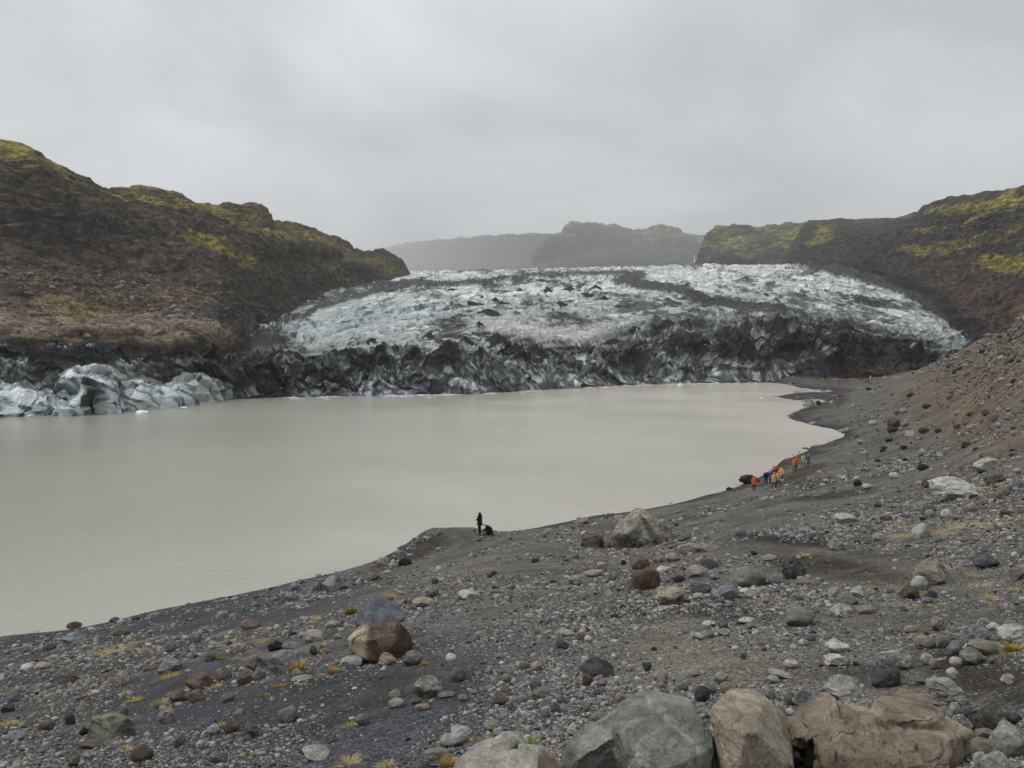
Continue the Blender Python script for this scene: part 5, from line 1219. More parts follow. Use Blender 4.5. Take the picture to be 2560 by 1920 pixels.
# dry grass and moss mats between the stones: too many to count
r_g = np.random.default_rng(31); gp = strew(9000, r_g); gu, gv = proj(gp[:, 0], gp[:, 1], gp[:, 2]); gn = fbm2(gp[:, 0] / 2.2, gp[:, 1] / 3.5, 3, 911)
gw = .9 * brush(gu, gv, 330, 1660, 480, 130, -6, 1) + .8 * brush(gu, gv, 2420, 1400, 260, 140, 0, 1) + .35 * brush(gu, gv, 1350, 1440, 350, 50, 0, 1) + .5 * brush(gu, gv, 620, 1620, 220, 90, 0, 1) + .5 * brush(gu, gv, 2450, 1180, 220, 130, 0, 1)
gp = gp[(gw * sm(.05, .35, gn) > r_g.uniform(size=len(gp)) * .9) & (gp[:, 2] > .8)][:1500]
V, Fq, Cc = [], [], []
for p_ in gp:
    s_ = 11 * p_[1] / F * r_g.uniform(.6, 1.5); cb_ = np.array([(.36, .28, .09), (.34, .26, .13), (.24, .22, .06), (.30, .21, .11)][r_g.integers(4)])
    for k in range(16):
        a = r_g.uniform(0, 6.28); bx_ = r_g.normal(size=2) * s_ * np.array([.5, .4]); h_ = s_ * r_g.uniform(.2, .55); ln = s_ * r_g.uniform(.2, .7); wd = s_ * .05
        o_ = len(V); dx_, dy_ = math.cos(a), math.sin(a); q0 = p_ + np.array([bx_[0], bx_[1], -.02 * s_])
        V += [q0 + (-dy_ * wd, dx_ * wd, 0), q0 + (dy_ * wd, -dx_ * wd, 0), q0 + (dx_ * ln * .4 + dy_ * wd * .7, dy_ * ln * .4 - dx_ * wd * .7, h_ * .8), q0 + (dx_ * ln * .4 - dy_ * wd * .7, dy_ * ln * .4 + dx_ * wd * .7, h_ * .8), q0 + (dx_ * ln, dy_ * ln, h_)]
        Fq += [(o_, o_ + 1, o_ + 2), (o_, o_ + 2, o_ + 3), (o_ + 3, o_ + 2, o_ + 4)]; Cc += [cb_ * r_g.uniform(.6, 1.3)] * 5
tag(mesh_np('dry_grass', np.array(V), np.array(Fq), M_PEB, np.array(Cc), smooth=False), 'short dry yellow-brown grass and moss between the stones', kind='stuff')
# ================================================================ blue ice blocks at the left front of the glacier
def ice_block(label, topline, Yf, bulge, dents, bands, seed, tint, depth=26, nc=340, nr=230):
    tl = np.array(topline, float); ua, ub_ = tl[0, 0], tl[-1, 0]
    uu = np.linspace(ua, ub_, nc); vt = cr(tl[:, 0], tl[:, 1], uu)
    vw = np.array([965 + 1934 * 0 for _ in uu]); Yl = np.interp(uu, fu, fY) * Yf
    s_ = np.linspace(-.08, 1, int(nr * .7)); back = np.linspace(0, 1, nr - len(s_) + 1)[1:]
    e = np.clip(np.minimum(uu - ua, ub_ - uu) / (ub_ - ua) * 2, 0, 1); rnd = np.sqrt(1 - (1 - e) ** 4)
    a, t = ray(uu, vt); zt = np.maximum(CAMZ + t * Yl, .2)
    pts = np.zeros((nr, nc, 3))
    Sg = np.r_[s_, np.ones(len(back))][:, None] * np.ones(nc)[None]; Bg = np.r_[np.zeros(len(s_)), back][:, None] * np.ones(nc)[None]
    lean = np.where(Sg > 0, Sg, 0) ** 2.2 * 5.0
    Yg_ = Yl[None] - bulge * rnd[None] * np.sqrt(np.clip(1 - np.clip(Sg, 0, 1) ** 2, 0, 1)) + (1 - rnd[None]) * 7 + lean + Bg * depth
    Zt = zt[None] * np.sin(np.clip(Sg, -.1, 1) * math.pi / 2 * .999) ** .9 if False else zt[None] * Sg
    Zt = Zt * (1 - .12 * Bg) - Bg * Bg * 3
    va = vt[None] + (vw[None] - vt[None]) * 0
    ug_ = uu[None] + 0 * Sg
    Zimg = 865 + F * (CAMZ - Zt) / Yl[None]
    for (du, dv, ru, rv, dp) in dents:
        k = brush(ug_, Zimg, du, dv, ru, rv, 0, .35); Yg_ = Yg_ + k * dp * (Bg < .01)
    X_ = ray(uu, vt)[0][None] * Yg_
    pts = np.stack([X_, Yg_, Zt], -1)
    q = pts.reshape(-1, 3)
    w_ = q / 9 + .6 * np.stack([fbm3(q / 8 + k, 3, seed + k) for k in range(3)], -1)
    f1, f2, ci_, fp_ = worley3(w_ * .8, seed, True)
    d = 2.6 * fp_ - .5 * sm(.06, 0, f2 - f1) + 1.0 * fbm3(q / 7, 3, seed + 4) + .25 * fbm3(q / np.array([1.6, 1.6, 4]), 3, seed + 8, rid=True)
    e1 = np.gradient(pts, axis=1); e2 = np.gradient(pts, axis=0); nrm = np.cross(e1, e2); nrm /= np.linalg.norm(nrm, axis=-1)[..., None] + 1e-9
    pts = pts + nrm * (1.35 * d.reshape(nr, nc) * (.35 + .65 * rnd[None]))[..., None]
    nb = fbm3(q / 7, 5, seed + 20).reshape(nr, nc); n2 = fbm3(q / 2.2, 4, seed + 24).reshape(nr, nc); n3 = fbm3(q / np.array([5, 5, 1.2]), 4, seed + 27).reshape(nr, nc)
    c = lerp(np.broadcast_to(np.array(tint), pts.shape).copy(), np.array((.34, .39, .40)), np.clip(.25 + 1.2 * nb, 0, 1))
    c = c * (1 + .5 * (ci_.reshape(nr, nc) - .5) * .3)[..., None]
    c = lerp(c, np.array((.66, .72, .74)), np.clip(sm(.1, .5, n3 + .5 * nb), 0, 1) * .6)
    c = lerp(c, np.array((.04, .042, .047)), np.clip(sm(.10, .26, nb + .25 * n2 + .25 * n3 + .25 * (Sg > .8)) * .85, 0, 1))
    for pl in bands:
        c = lerp(c, np.array((.020, .022, .027)), stroke(ug_ + 16 * nb + 10 * n2, Zimg + 14 * nb + 6 * n2, pl, 6) * np.clip(.75 + n3, 0, 1))
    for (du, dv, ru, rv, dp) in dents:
        c = lerp(c, np.array((.012, .05, .065)), brush(ug_, Zimg, du, dv + 4, ru * .95, rv * .95, 0, .4) * .9)  # deep blue cave colour, painted dark in place of the shade inside
    c = lerp(c, np.array((.04, .04, .046)), np.clip(Bg * 3 + 2 * nb * (Bg > 0), 0, 1) * .85)
    o = mesh_np('ice_cliff', pts.reshape(-1, 3), grid_faces(nr, nc), M_CLIFFICE, np.clip(c, .015, .8).reshape(-1, 3))
    tag(o, label, 'ice cliff', 'blue ice cliffs at the left end of the glacier front'); return o
ice_block('low white ice shelf crossed by slanting black bands at the left edge of the lake', [(-120, 945), (-40, 945), (0, 950), (30, 962), (60, 960), (90, 968), (118, 975), (145, 978), (165, 985)], 1.0, 5, [],
          [[(-60, 965, 10), (20, 995, 9), (80, 1020, 9), (150, 1042, 7)], [(-40, 940, 10), (60, 962, 9), (110, 975, 6)], [(-40, 1030, 6), (40, 1034, 5), (100, 1035, 4)]], 3, (.58, .64, .66), depth=14)
ice_block('rounded blue-white ice dome with a dark arched cave at the waterline', [(130, 985), (146, 972), (165, 958), (185, 940), (205, 929), (240, 922), (270, 928), (295, 945), (308, 962), (325, 980)], .985, 7, [(226, 1018, 25, 34, 15), (234, 992, 15, 16, 12), (152, 1018, 7, 26, 4), (272, 1008, 4, 6, 2)],
          [[(205, 948, 5), (235, 962, 6), (262, 974, 5), (290, 982, 3)], [(300, 950, 6), (300, 985, 7), (288, 1020, 7)]], 5, (.44, .51, .525))
ice_block('pale ice dome with a slanting black seam, right of the dome with the cave', [(290, 965), (304, 955), (318, 947), (335, 942), (352, 941), (380, 950), (410, 962), (435, 975), (462, 995)], .99, 6, [],
          [[(302, 985, 5), (340, 1000, 6), (385, 1014, 5)], [(312, 950, 7), (350, 952, 4), (385, 965, 3)]], 8, (.44, .50, .51))
ice_block('grey streaked ice wall between the right pale dome and the black ice', [(410, 965), (430, 956), (446, 950), (470, 946), (500, 946), (530, 950), (555, 962), (580, 985)], .995, 4, [],
          [[(455, 975, 3), (480, 1005, 4), (505, 1012, 4)], [(520, 965, 3), (550, 1000, 4)]], 12, (.33, .36, .365))

# ---------------------------------------------------------------- small ice floes on the water
def floe(label, u, v, wpx, hpx, seed):
    Y = S(u, v)[1]; s_ = wpx * Y / F / 2
    p, f = rock_pts(seed, 'l', 3); p = p * np.array([s_, s_ * .7, hpx * Y / F * .75]); p[:, 2] += hpx * Y / F * .15
    o = mesh_np('ice_floe', p, f, M_CLIFFICE, np.broadcast_to(np.array((.66, .70, .71)), p.shape)); a = ray(u, v)[0]; o.location = (a * Y, Y, 0)
    tag(o, label, 'ice floe', 'ice floes at the glacier front')
floe('white ice lump floating in front of the pale ice dome', 356, 1034, 34, 11, 3); floe('flat pale ice scrap floating at the foot of the streaked ice wall', 458, 1022, 22, 7, 5)
floe('tiny white ice scrap floating left of the sandy spit', 1905, 996, 8, 4, 7); floe('small ice lump by the shore below the grey-green ice wall', 1700, 964, 16, 6, 9)
floe('white ice plate floating at the foot of the low shelf', 70, 1040, 40, 6, 11)
sv, sf, sc_ = [], [], []; off = 0; r_s = np.random.default_rng(5)
for k in range(420):
    u = r_s.uniform(470, 1900); v = np.interp(u, fu, [p[1] for p in fr]) + r_s.exponential(1.6) + .6
    if perlin2(np.array([u / 60]), np.array([1.5]))[0] < -.15: continue
    Y = S(u, v)[1]; a = ray(u, v)[0]; s_ = r_s.uniform(.3, 1.5)
    b_, f_ = ICO[1]; p = b_ * np.array([s_ * r_s.uniform(1, 3), s_, .12 + .12 * s_]) + np.array([a * Y, Y, .05]); sv.append(p); sf.append(f_ + off); off += len(p)
o = mesh_np('ice_slush', np.concatenate(sv), np.concatenate(sf), M_CLIFFICE, np.broadcast_to(np.array((.55, .56, .53)), (off, 3))); tag(o, 'pale slush line along the foot of the ice wall', kind='stuff')

# ---------------------------------------------------------------- black ash cones standing on the ice
CONES = """1370,723,22,15|tall pointed ash cone high on the middle of the ice
1238,747,16,11|small ash cone between the big ash mound and the upper black band
1425,723,58,16|broad black ash ridge right of the tall pointed cone
1463,734,34,10|low ash ridge just below the broad black ridge
1511,745,22,14|pointed ash cone beside the upper hikers
1222,776,50,30|biggest lone ash mound on the middle of the ice
1256,757,40,10|flat ash ridge touching the top right of the biggest mound
1399,756,28,9|curved ash ridge below the broad black ridge
1198,809,22,14|ash cone left of the hikers' long line
1172,757,50,12|wide low ash ridge left of the biggest mound
1072,836,26,17|small ash cone on the left part of the ice
1122,858,44,50|tall black ash fin on the left, one of a pair
1165,845,34,30|right black ash fin of the pair on the left
1243,840,46,38|dark ash fin below the hikers' long line
1338,868,60,46|large slanting ash fin in the centre above the ice wall
1288,869,36,18|low ash mound between two dark fins
1475,872,50,24|ash mound right of the large slanting fin
1535,853,40,18|ash mound near the grey-green ice at the centre right
1671,804,32,18|left cone at the top edge of the great black ice field
1722,800,44,24|sharp cone at the top edge of the great black ice field
1383,774,9,9|tiny ash cone above the hikers' line
1588,818,20,9|small ash ridge below the upper hikers, right of centre
1205,742,12,9|tiny ash cone left of the small one
1718,712,12,7|tiny dark spot cone on the white upper ice, right
1915,735,14,9|tiny ash cone on the white ice left of the far band
930,850,40,12|low ash ridge on the left flank of the ice
1490,716,22,10|ash heap left of the black band's bend
1130,724,26,9|low ash heap near the far left rim
1300,724,18,8|small ash heap near the rim, left of the pointed cone
1355,700,16,9|ash heap just under the rim's black band""".split('\n')
def cone_mesh(seed, asp):
    n_ = 46; g_ = np.linspace(-1.25, 1.25, n_); x, y = np.meshgrid(g_, g_)
    xx = x + .45 * fbm2(x * 2 + seed, y * 2, 3, seed); yy = y + .45 * fbm2(x * 2, y * 2 + seed, 3, seed + 1)
    r = random.Random(seed); a = r.uniform(-.5, .5); e = xx * math.cos(a) + yy * math.sin(a); f = -xx * math.sin(a) + yy * math.cos(a)
    d = np.sqrt((e * (.7 if asp > 2 else 1)) ** 2 + f ** 2) * .5 + .5 * (np.abs(e) * .6 + np.abs(f))
    z = 1.15 * (1 - d) + .38 * fbm2(x * 2.4, y * 2.4, 4, seed + 3, rid=True) * np.clip(1.2 - d, 0, 1)
    z = np.maximum(z, -.35)
    return mesh_np('ash_cone', np.stack([x, y, z], -1).reshape(-1, 3), grid_faces(n_, n_), M_ASH, link=False)
CM = [cone_mesh(k, 2 + (k % 2)) for k in range(6)]
for i, l_ in enumerate(CONES):
    a_, lab = l_.split('|'); u, v, w_, h_ = map(float, a_.split(','))
    loc, nn_ = hit(glacier, u, v + h_ * .35)
    if loc is None: continue
    Y = loc[1]; o = bpy.data.objects.new('ash_cone', CM[i % 6]); C.objects.link(o); o.location = (loc[0], loc[1] + w_ * Y / F * .25, loc[2] - .15 * h_ * Y / F)
    o.scale = (w_ * Y / F / 1.7, w_ * Y / F / 1.9, h_ * Y / F * (.72 if h_ < 20 else .52)); o.rotation_euler = (0, 0, random.uniform(-.4, .4)); o.color = (.024, .024, .028, 1)
    tag(o, lab, 'ash cone', 'black ash cones on the ice')

# ---------------------------------------------------------------- waterfall
wm_, n, b = mat_new('falling_water'); b.inputs['Base Color'].default_value = (.75, .78, .82, 1); b.inputs['Roughness'].default_value = .5
loc = None
Yw = 3400
wv = []
for k in range(30):
    t_ = k / 29; v = 636 + 44 * t_; hw = .7 + 1.7 * t_ ** .8; uc = 1735.5 + 2.3 * t_ + .4 * math.sin(t_ * 9)
    for du, dyy in ((-hw, 8), (0, -6), (hw, 8), (0, 18)): wv.append(P(uc + du, v, Yw + dyy))
wf = [(4 * k + j, 4 * k + (j + 1) % 4, 4 * k + 4 + (j + 1) % 4, 4 * k + 4 + j) for k in range(29) for j in range(4)]
o = mesh_np('waterfall', wv, wf, wm_); tag(o, 'thin white waterfall dropping down the far gorge', 'waterfall')

# ---------------------------------------------------------------- sign and marker post
def box_bm(bm, c, s):
    r = bmesh.ops.create_cube(bm, size=1.0)
    for v in r['verts']: v.co = Vector((c[0] + v.co.x * s[0], c[1] + v.co.y * s[1], c[2] + v.co.z * s[2]))
def bmo(name, bm, mat, parent=None, smooth=False):
    me = bpy.data.meshes.new(name); bm.to_mesh(me); bm.free(); me.materials.append(mat)
    if smooth: me.polygons.foreach_set('use_smooth', np.ones(len(me.polygons), bool))
    o = bpy.data.objects.new(name, me); C.objects.link(o)
    if parent: o.parent = parent
    return o
loc, _n = hit(ground, 2273, 1103); Y = loc[1]; k_ = Y / F
sg = empty('warning_sign', tuple(loc)); tag(sg, 'white and pink notice board on two thin posts on the sandy slope', 'sign')
pw, ph = 21.5 * k_, 14.5 * k_; zc = 28.5 * k_ - ph / 2 - .0
bm = bmesh.new(); box_bm(bm, (0, 0, zc), (pw, .03, ph)); bmesh.ops.bevel(bm, geom=bm.edges[:], offset=.006, segments=1); bmo('panel', bm, mat_plain('sign_white', (.86, .80, .86), .5, .04), sg)
mpk = mat_plain('sign_pink', (.50, .33, .38), .5, .04)
bm = bmesh.new(); box_bm(bm, (0, -.022, zc - ph * .24), (pw * .94, .012, ph * .05)); box_bm(bm, (-pw * .05, -.022, zc + ph * .455), (pw * .9, .012, ph * .09)); bmo('stripe', bm, mpk, sg)
for s_ in (-1, 1):
    bm = bmesh.new(); box_bm(bm, (s_ * pw * .47, .035, zc * .5 + .0), (.055, .04, zc + ph * .9)); bmo('post', bm, mat_plain('sign_post_grey', (.24, .235, .22), .6, .1), sg)
loc, _n = hit(ground, 2176, 947)
if loc is not None:
    k_ = loc[1] / F; mp = empty('marker_post', tuple(loc)); tag(mp, 'short white marker post near the black moraine at the foot of the slope', 'marker post')
    bm = bmesh.new(); bmesh.ops.create_cone(bm, cap_ends=True, segments=10, radius1=1.2 * k_, radius2=1.0 * k_, depth=7 * k_, matrix=Matrix.Translation((0, 0, 3.2 * k_))); bmo('shaft', bm, mat_plain('post_white', (.7, .7, .68), .5), mp)
    bm = bmesh.new(); bmesh.ops.create_cone(bm, cap_ends=True, segments=10, radius1=1.25 * k_, radius2=.3 * k_, depth=1 * k_, matrix=Matrix.Translation((0, 0, 7.2 * k_))); bmo('cap', bm, mat_plain('post_cap', (.6, .6, .6), .5), mp)

# ---------------------------------------------------------------- people
def skin_object(name, nodes, edges, sub, mat, parent):
    """one continuous surface grown along a skeleton"""
    me = bpy.data.meshes.new(name); me.from_pydata([n_[0] for n_ in nodes], edges, []); me.materials.append(mat)
    o = bpy.data.objects.new(name, me); C.objects.link(o); o.parent = parent
    sk = o.modifiers.new('skin', 'SKIN'); sk.use_smooth_shade = True
    for i_, n_ in enumerate(nodes):
        d = me.skin_vertices[0].data[i_]; d.radius = (n_[1], n_[1]); d.use_root = i_ == 0
    ss_ = o.modifiers.new('subdivision', 'SUBSURF'); ss_.levels = sub; ss_.render_levels = sub
    return o
def body_nodes(pose, extra=0.0):
    """joints of a 1.75 m person facing +Y"""
    sw = dict(stand=0, walk=.20, walk2=-.20)[pose if pose in ('walk', 'walk2') else 'stand']
    J = dict(pel=(0, 0, .94), sp=(0, .0, 1.13), ch=(0, .01, 1.34), nk=(0, .02, 1.49), hd=(0, .03, 1.60), ht=(0, .03, 1.70),
             sl=(-.17, 0, 1.42), sr=(.17, 0, 1.42), el=(-.235, -.02 - sw * .5, 1.15), er=(.235, -.02 + sw * .5, 1.15), wl=(-.22, .10 - sw * .6, .94), wr=(.22, .10 + sw * .6, .94), hl_=(-.21, .14 - sw * .6, .85), hr_=(.21, .14 + sw * .6, .85),
             pl=(-.09, 0, .88), pr=(.09, 0, .88), kl=(-.10, .03 + sw, .50), kr=(.10, .03 - sw * .4, .50), al_=(-.10, -.02 + sw * 1.1, .09), ar_=(.10, -.02 - sw * 1.5, .09), tl_=(-.10, .12 + sw * 1.1, .04), tr_=(.10, .11 - sw * 1.4, .04))
    if pose == 'bend':
        for k in ('sp', 'ch', 'nk', 'hd', 'ht', 'sl', 'sr', 'el', 'er', 'wl', 'wr', 'hl_', 'hr_'):
            x, y, z = J[k]; d = z - .94; a_ = 1.0; J[k] = (x, y + d * math.sin(a_), .90 + d * math.cos(a_))
    if pose == 'crouch':
        J.update(pel=(0, -.12, .30), sp=(0, -.06, .46), ch=(0, .10, .62), nk=(0, .24, .70), hd=(0, .33, .76), ht=(0, .40, .83), sl=(-.17, .12, .64), sr=(.17, .12, .64), el=(-.24, .28, .44), er=(.24, .28, .44),
                 wl=(-.12, .42, .32), wr=(.12, .42, .32), hl_=(-.08, .48, .28), hr_=(.08, .48, .28), pl=(-.10, -.10, .28), pr=(.10, -.10, .28), kl=(-.15, .24, .42), kr=(.15, .24, .42), al_=(-.13, .0, .09), ar_=(.13, .0, .09), tl_=(-.13, .16, .04), tr_=(.13, .16, .04))
    if pose == 'phone':
        J.update(el=(-.21, .06, 1.17), er=(.21, .06, 1.17), wl=(-.10, .24, 1.14), wr=(.10, .24, 1.14), hl_=(-.05, .28, 1.17), hr_=(.05, .28, 1.17), hd=(0, .05, 1.59), ht=(0, .09, 1.69), tl_=(-.10, .12, .04), tr_=(.10, .12, .04))
    return J
def make_person(label, loc, rz, pose, jacket, trousers, head, cat='person', group=None, longcoat=False, hgt=1.75, pack=None, hood=False, simple_=False):
    J = body_nodes(pose); root = empty('person', tuple(loc), rz); root.scale = (hgt / 1.75,) * 3; tag(root, label, cat, group)
    def chain(keys, rad): return [(J[k], r) for k, r in zip(keys, rad)]
    sub = 1 if simple_ else 2
    K = ['pel', 'sp', 'ch', 'nk', 'hd', 'ht', 'sl', 'el', 'wl', 'hl_', 'sr', 'er', 'wr', 'hr_', 'pl', 'kl', 'al_', 'tl_', 'pr', 'kr', 'ar_', 'tr_']
    R = [.11, .10, .12, .05, .085, .055, .055, .04, .028, .03, .055, .04, .028, .03, .075, .05, .036, .035, .075, .05, .036, .035]
    E = [(0, 1), (1, 2), (2, 3), (3, 4), (4, 5), (2, 6), (6, 7), (7, 8), (8, 9), (2, 10), (10, 11), (11, 12), (12, 13), (0, 14), (14, 15), (15, 16), (16, 17), (0, 18), (18, 19), (19, 20), (20, 21)]
    nodes = [(J[k], r) for k, r in zip(K, R)]
    if not simple_:                                         # fingers: five short chains on each hand
        for hk, side in ((9, -1), (13, 1)):
            h = np.array(nodes[hk][0]); w_ = np.array(nodes[hk - 1][0]); d = h - w_; d = d / (np.linalg.norm(d) + 1e-6)
            for q, (off_, ln) in enumerate(((-.03, .06), (-.012, .075), (.008, .07), (.026, .055))):
                p1 = h + np.array([0, off_, 0]) + d * .03; p2 = p1 + d * ln
                nodes += [(tuple(p1), .010), (tuple(p2), .008)]; E += [(hk, len(nodes) - 2), (len(nodes) - 2, len(nodes) - 1)]
            p1 = w_ + d * .03 + np.array([-side * .035, 0, 0]); nodes.append((tuple(p1), .011)); E.append((hk - 1, len(nodes) - 1))
    skin_object('body', nodes, E, sub, SKIN, root)
    def part(name, nodes, edges, mat):
        return skin_object(name, nodes, edges, sub, mat, root)
    hem = (0, J['pel'][1], J['pel'][2] - (.17 if longcoat else .05))
    jn = [(J['pel'], .185), (hem, .19 if not longcoat else .22), (J['sp'], .175), (J['ch'], .19), (J['nk'], .085), (J['sl'], .10), (J['el'], .08), (J['wl'], .058), (J['sr'], .10), (J['er'], .08), (J['wr'], .058)]
    je = [(0, 1), (0, 2), (2, 3), (3, 4), (3, 5), (5, 6), (6, 7), (3, 8), (8, 9), (9, 10)]
    part('coat' if longcoat else 'jacket', jn, je, jacket)
    part('trousers', [(J['pel'], .13), (J['pl'], .098), (J['kl'], .07), (tuple(np.array(J['al_']) + (0, 0, .03)), .05), (J['pr'], .098), (J['kr'], .07), (tuple(np.array(J['ar_']) + (0, 0, .03)), .05)], [(0, 1), (1, 2), (2, 3), (0, 4), (4, 5), (5, 6)], trousers)
    if not simple_:
        for s_, t_ in (('al_', 'tl_'), ('ar_', 'tr_')):
            part('shoe', [(tuple(np.array(J[s_]) + (0, -.03, -.02)), .052), (J[s_], .055), (J[t_], .045)], [(0, 1), (1, 2)], SHOE)
    h = np.array(J['hd']); t_ = np.array(J['ht']); d = t_ - h; d = d / np.linalg.norm(d)
    if head[0] == 'hair':
        part('hair', [(tuple(h + d * .075 - np.array([0, .02, 0])), .135), (tuple(h + np.array([0, -.06, -.02])), .115), (tuple(h + np.array([0, -.09, -.16])), .075), (tuple(h + np.array([0, -.10, -.34])), .05)], [(0, 1), (1, 2), (2, 3)], head[1])
    elif head[0] == 'helmet':
        part('helmet', [(tuple(h + d * .07), .145), (tuple(h + d * .11), .12)], [(0, 1)], head[1])
    elif head[0] == 'short':
        part('hair', [(tuple(h + d * .075 - np.array([0, .015, 0])), .13), (tuple(h + d * .02 - np.array([0, .05, 0])), .10)], [(0, 1)], head[1])
    elif head[0] == 'hood':
        part('hood', [(tuple(h + d * .03), .135), (tuple(h - d * .07 - np.array([0, .03, 0])), .11)], [(0, 1)], head[1])
    if pack:
        c_ = np.array(J['ch']); part('backpack', [(tuple(c_ + (0, -.20, .03)), .12), (tuple(c_ + (0, -.21, -.20)), .13)], [(0, 1)], pack)
    return root
SKIN = mat_plain('skin', (.45, .30, .22), .5, .05, 20); SHOE = mat_plain('boot_leather', (.03, .028, .026), .6)
def cl(name, c): return mat_plain(name, c, .75, .18, 9)
NAVY = cl('navy_cloth', (.015, .018, .04)); BLACK = cl('black_cloth', (.012, .012, .013)); WHT = mat_plain('helmet_white', (.75, .72, .72), .35, .03); HAIR = cl('dark_hair', (.02, .014, .010))
ORG = cl('orange_cloth', (.75, .16, .05)); RORG = cl('red_orange_cloth', (.70, .09, .04)); RED = cl('red_cloth', (.45, .015, .02)); DRED = cl('dark_red_cloth', (.20, .02, .035)); YEL = cl('yellow_cloth', (.75, .42, .02))
LIME = cl('lime_cloth', (.38, .62, .03)); BLU = cl('blue_cloth', (.05, .08, .45)); PNK = cl('pink_cloth', (.65, .38, .38)); GRB = cl('grey_blue_cloth', (.10, .13, .17)); TEAL = cl('teal_cloth', (.10, .35, .38)); PALE = cl('pale_cloth', (.42, .46, .42))
def ppl(u, v, *a, surf=None, **k):
    loc, n_ = hit(surf or ground, u, v)
    if loc is None: print('no ground for', a[0]); return
    return make_person(a[0], (loc[0], loc[1], loc[2] - .02), *a[1:], **k)
lw, _ = hit(ground, 1199, 1338)
ppl(1199.5, 1338, 'person in a long black coat with long dark hair standing on the sand bank', 1.15, 'phone', BLACK, BLACK, ('hair', HAIR), longcoat=True, hgt=1.98)
ppl(1223, 1338, 'person in black with a pale hood crouching beside the standing one on the sand bank', 1.5, 'crouch', BLACK, BLACK, ('hood', PALE), hgt=1.95)
GR = 'hikers walking along the shore in bright jackets'
for a in ((1885, 1227, 'hiker in a red-orange jacket and white helmet in front of the black shoreline boulder', 2.8, 'stand', RORG, BLACK, ('helmet', WHT), None),
          (1914, 1215, 'hiker all in navy with a white helmet, leftmost of the tight cluster', 3.0, 'walk', NAVY, NAVY, ('helmet', WHT), None),
          (1926, 1211, 'hiker in a bright blue jacket behind the front yellow one', 3.4, 'walk2', BLU, NAVY, ('helmet', WHT), LIME),
          (1935, 1221, 'hiker in a yellow jacket and navy trousers at the front of the cluster', 3.1, 'walk', YEL, NAVY, ('helmet', WHT), None),
          (1935, 1204, 'hiker in a dark red jacket half hidden inside the cluster', 2.9, 'stand', DRED, BLACK, ('helmet', PNK), None),
          (1942, 1200, 'bare-headed hiker in a bright red jacket at the back of the cluster', 3.2, 'walk2', RED, BLACK, ('short', HAIR), None),
          (1946, 1217, 'hiker in a pale pink top and black trousers right of the front yellow one', 3.3, 'walk', PNK, BLACK, ('helmet', WHT), BLACK),
          (1953, 1201, 'hiker in a yellow jacket at the rear right of the cluster', 2.7, 'walk2', YEL, BLACK, ('short', HAIR), None),
          (1986, 1177, 'hiker in an orange jacket with a dark pack walking ahead of the red-orange one', 3.1, 'walk', ORG, BLACK, ('short', HAIR), DRED),
          (1991, 1172, 'hiker in a red-orange jacket just behind the orange one', 3.0, 'walk2', RORG, BLACK, ('short', HAIR), None),
          (2008, 1166, 'hiker in a lime green jacket between the orange pair and the grey-blue one', 3.2, 'walk', LIME, BLACK, ('short', HAIR), None),
          (2020, 1167, 'hiker in a grey-blue jacket and white helmet at the far right of the line', 3.3, 'walk2', GRB, BLACK, ('helmet', WHT), None)):
    ppl(a[0], a[1], *a[2:8], group=GR, pack=a[8], hgt=1.86)
for a in ((1987, 987, 'left hiker in red on the far sandy spit', 1.5, 'stand', RED, BLACK, ('short', HAIR)), (1992, 987, 'hiker in dark red in the middle of the trio on the far spit', 1.5, 'stand', DRED, BLACK, ('short', HAIR)),
          (1997, 986, 'hiker in black and teal at the right of the trio on the far spit', 4.2, 'walk', TEAL, BLACK, ('short', HAIR)), (2096, 996, 'dark-clad hiker beside the bending orange one on the far headland', 1.4, 'stand', BLACK, BLACK, ('short', HAIR)),
          (2102, 997, 'hiker in orange bending down on the far headland', 1.5, 'bend', ORG, ORG, ('short', HAIR)), (2044, 943, 'lone pale hiker on the brown mound before the black moraine', 3.0, 'stand', PALE, BLACK, ('helmet', WHT))):
    ppl(*a, group='hikers on the far shore', simple_=True, hgt=1.75)
# hikers on the ice: one small figure, copied
proto = None
OD = ['first', 'second', 'third', 'fourth', 'fifth', 'sixth', 'seventh', 'eighth']
ice = [(1328, 794), (1338, 794), (1342, 794), (1346, 794), (1350, 794), (1355, 795), (1358, 795), (1361, 794)]
def ice_person(u, v, lab, mat, group):
    loc, n_ = hit(glacier, u, v)
    if loc is None: return
    make_person(lab, tuple(loc), random.uniform(1, 5), random.choice(['stand', 'walk']), mat, BLACK, ('short', HAIR), group=group, simple_=True, hgt=1.8)
for i, (u, v) in enumerate(ice): ice_person(u, v, f'tiny dark hiker, {OD[i]} from the left in the row of eight on the ice', (DRED, BLACK, NAVY, RED)[i % 4], 'hikers on the glacier')
for i, (u, v) in enumerate([(1517, 760), (1523.5, 760), (1530, 761)]): ice_person(u, v, f'tiny hiker on the ice, {OD[i]} from the left of the middle trio', (BLACK, RED, NAVY)[i], 'hikers on the glacier')
for i, (u, v) in enumerate([(1524, 741), (1530, 741)]): ice_person(u, v, f'tiny hiker on the ice, {OD[i]} from the left of the upper pair', (NAVY, BLACK)[i], 'hikers on the glacier')

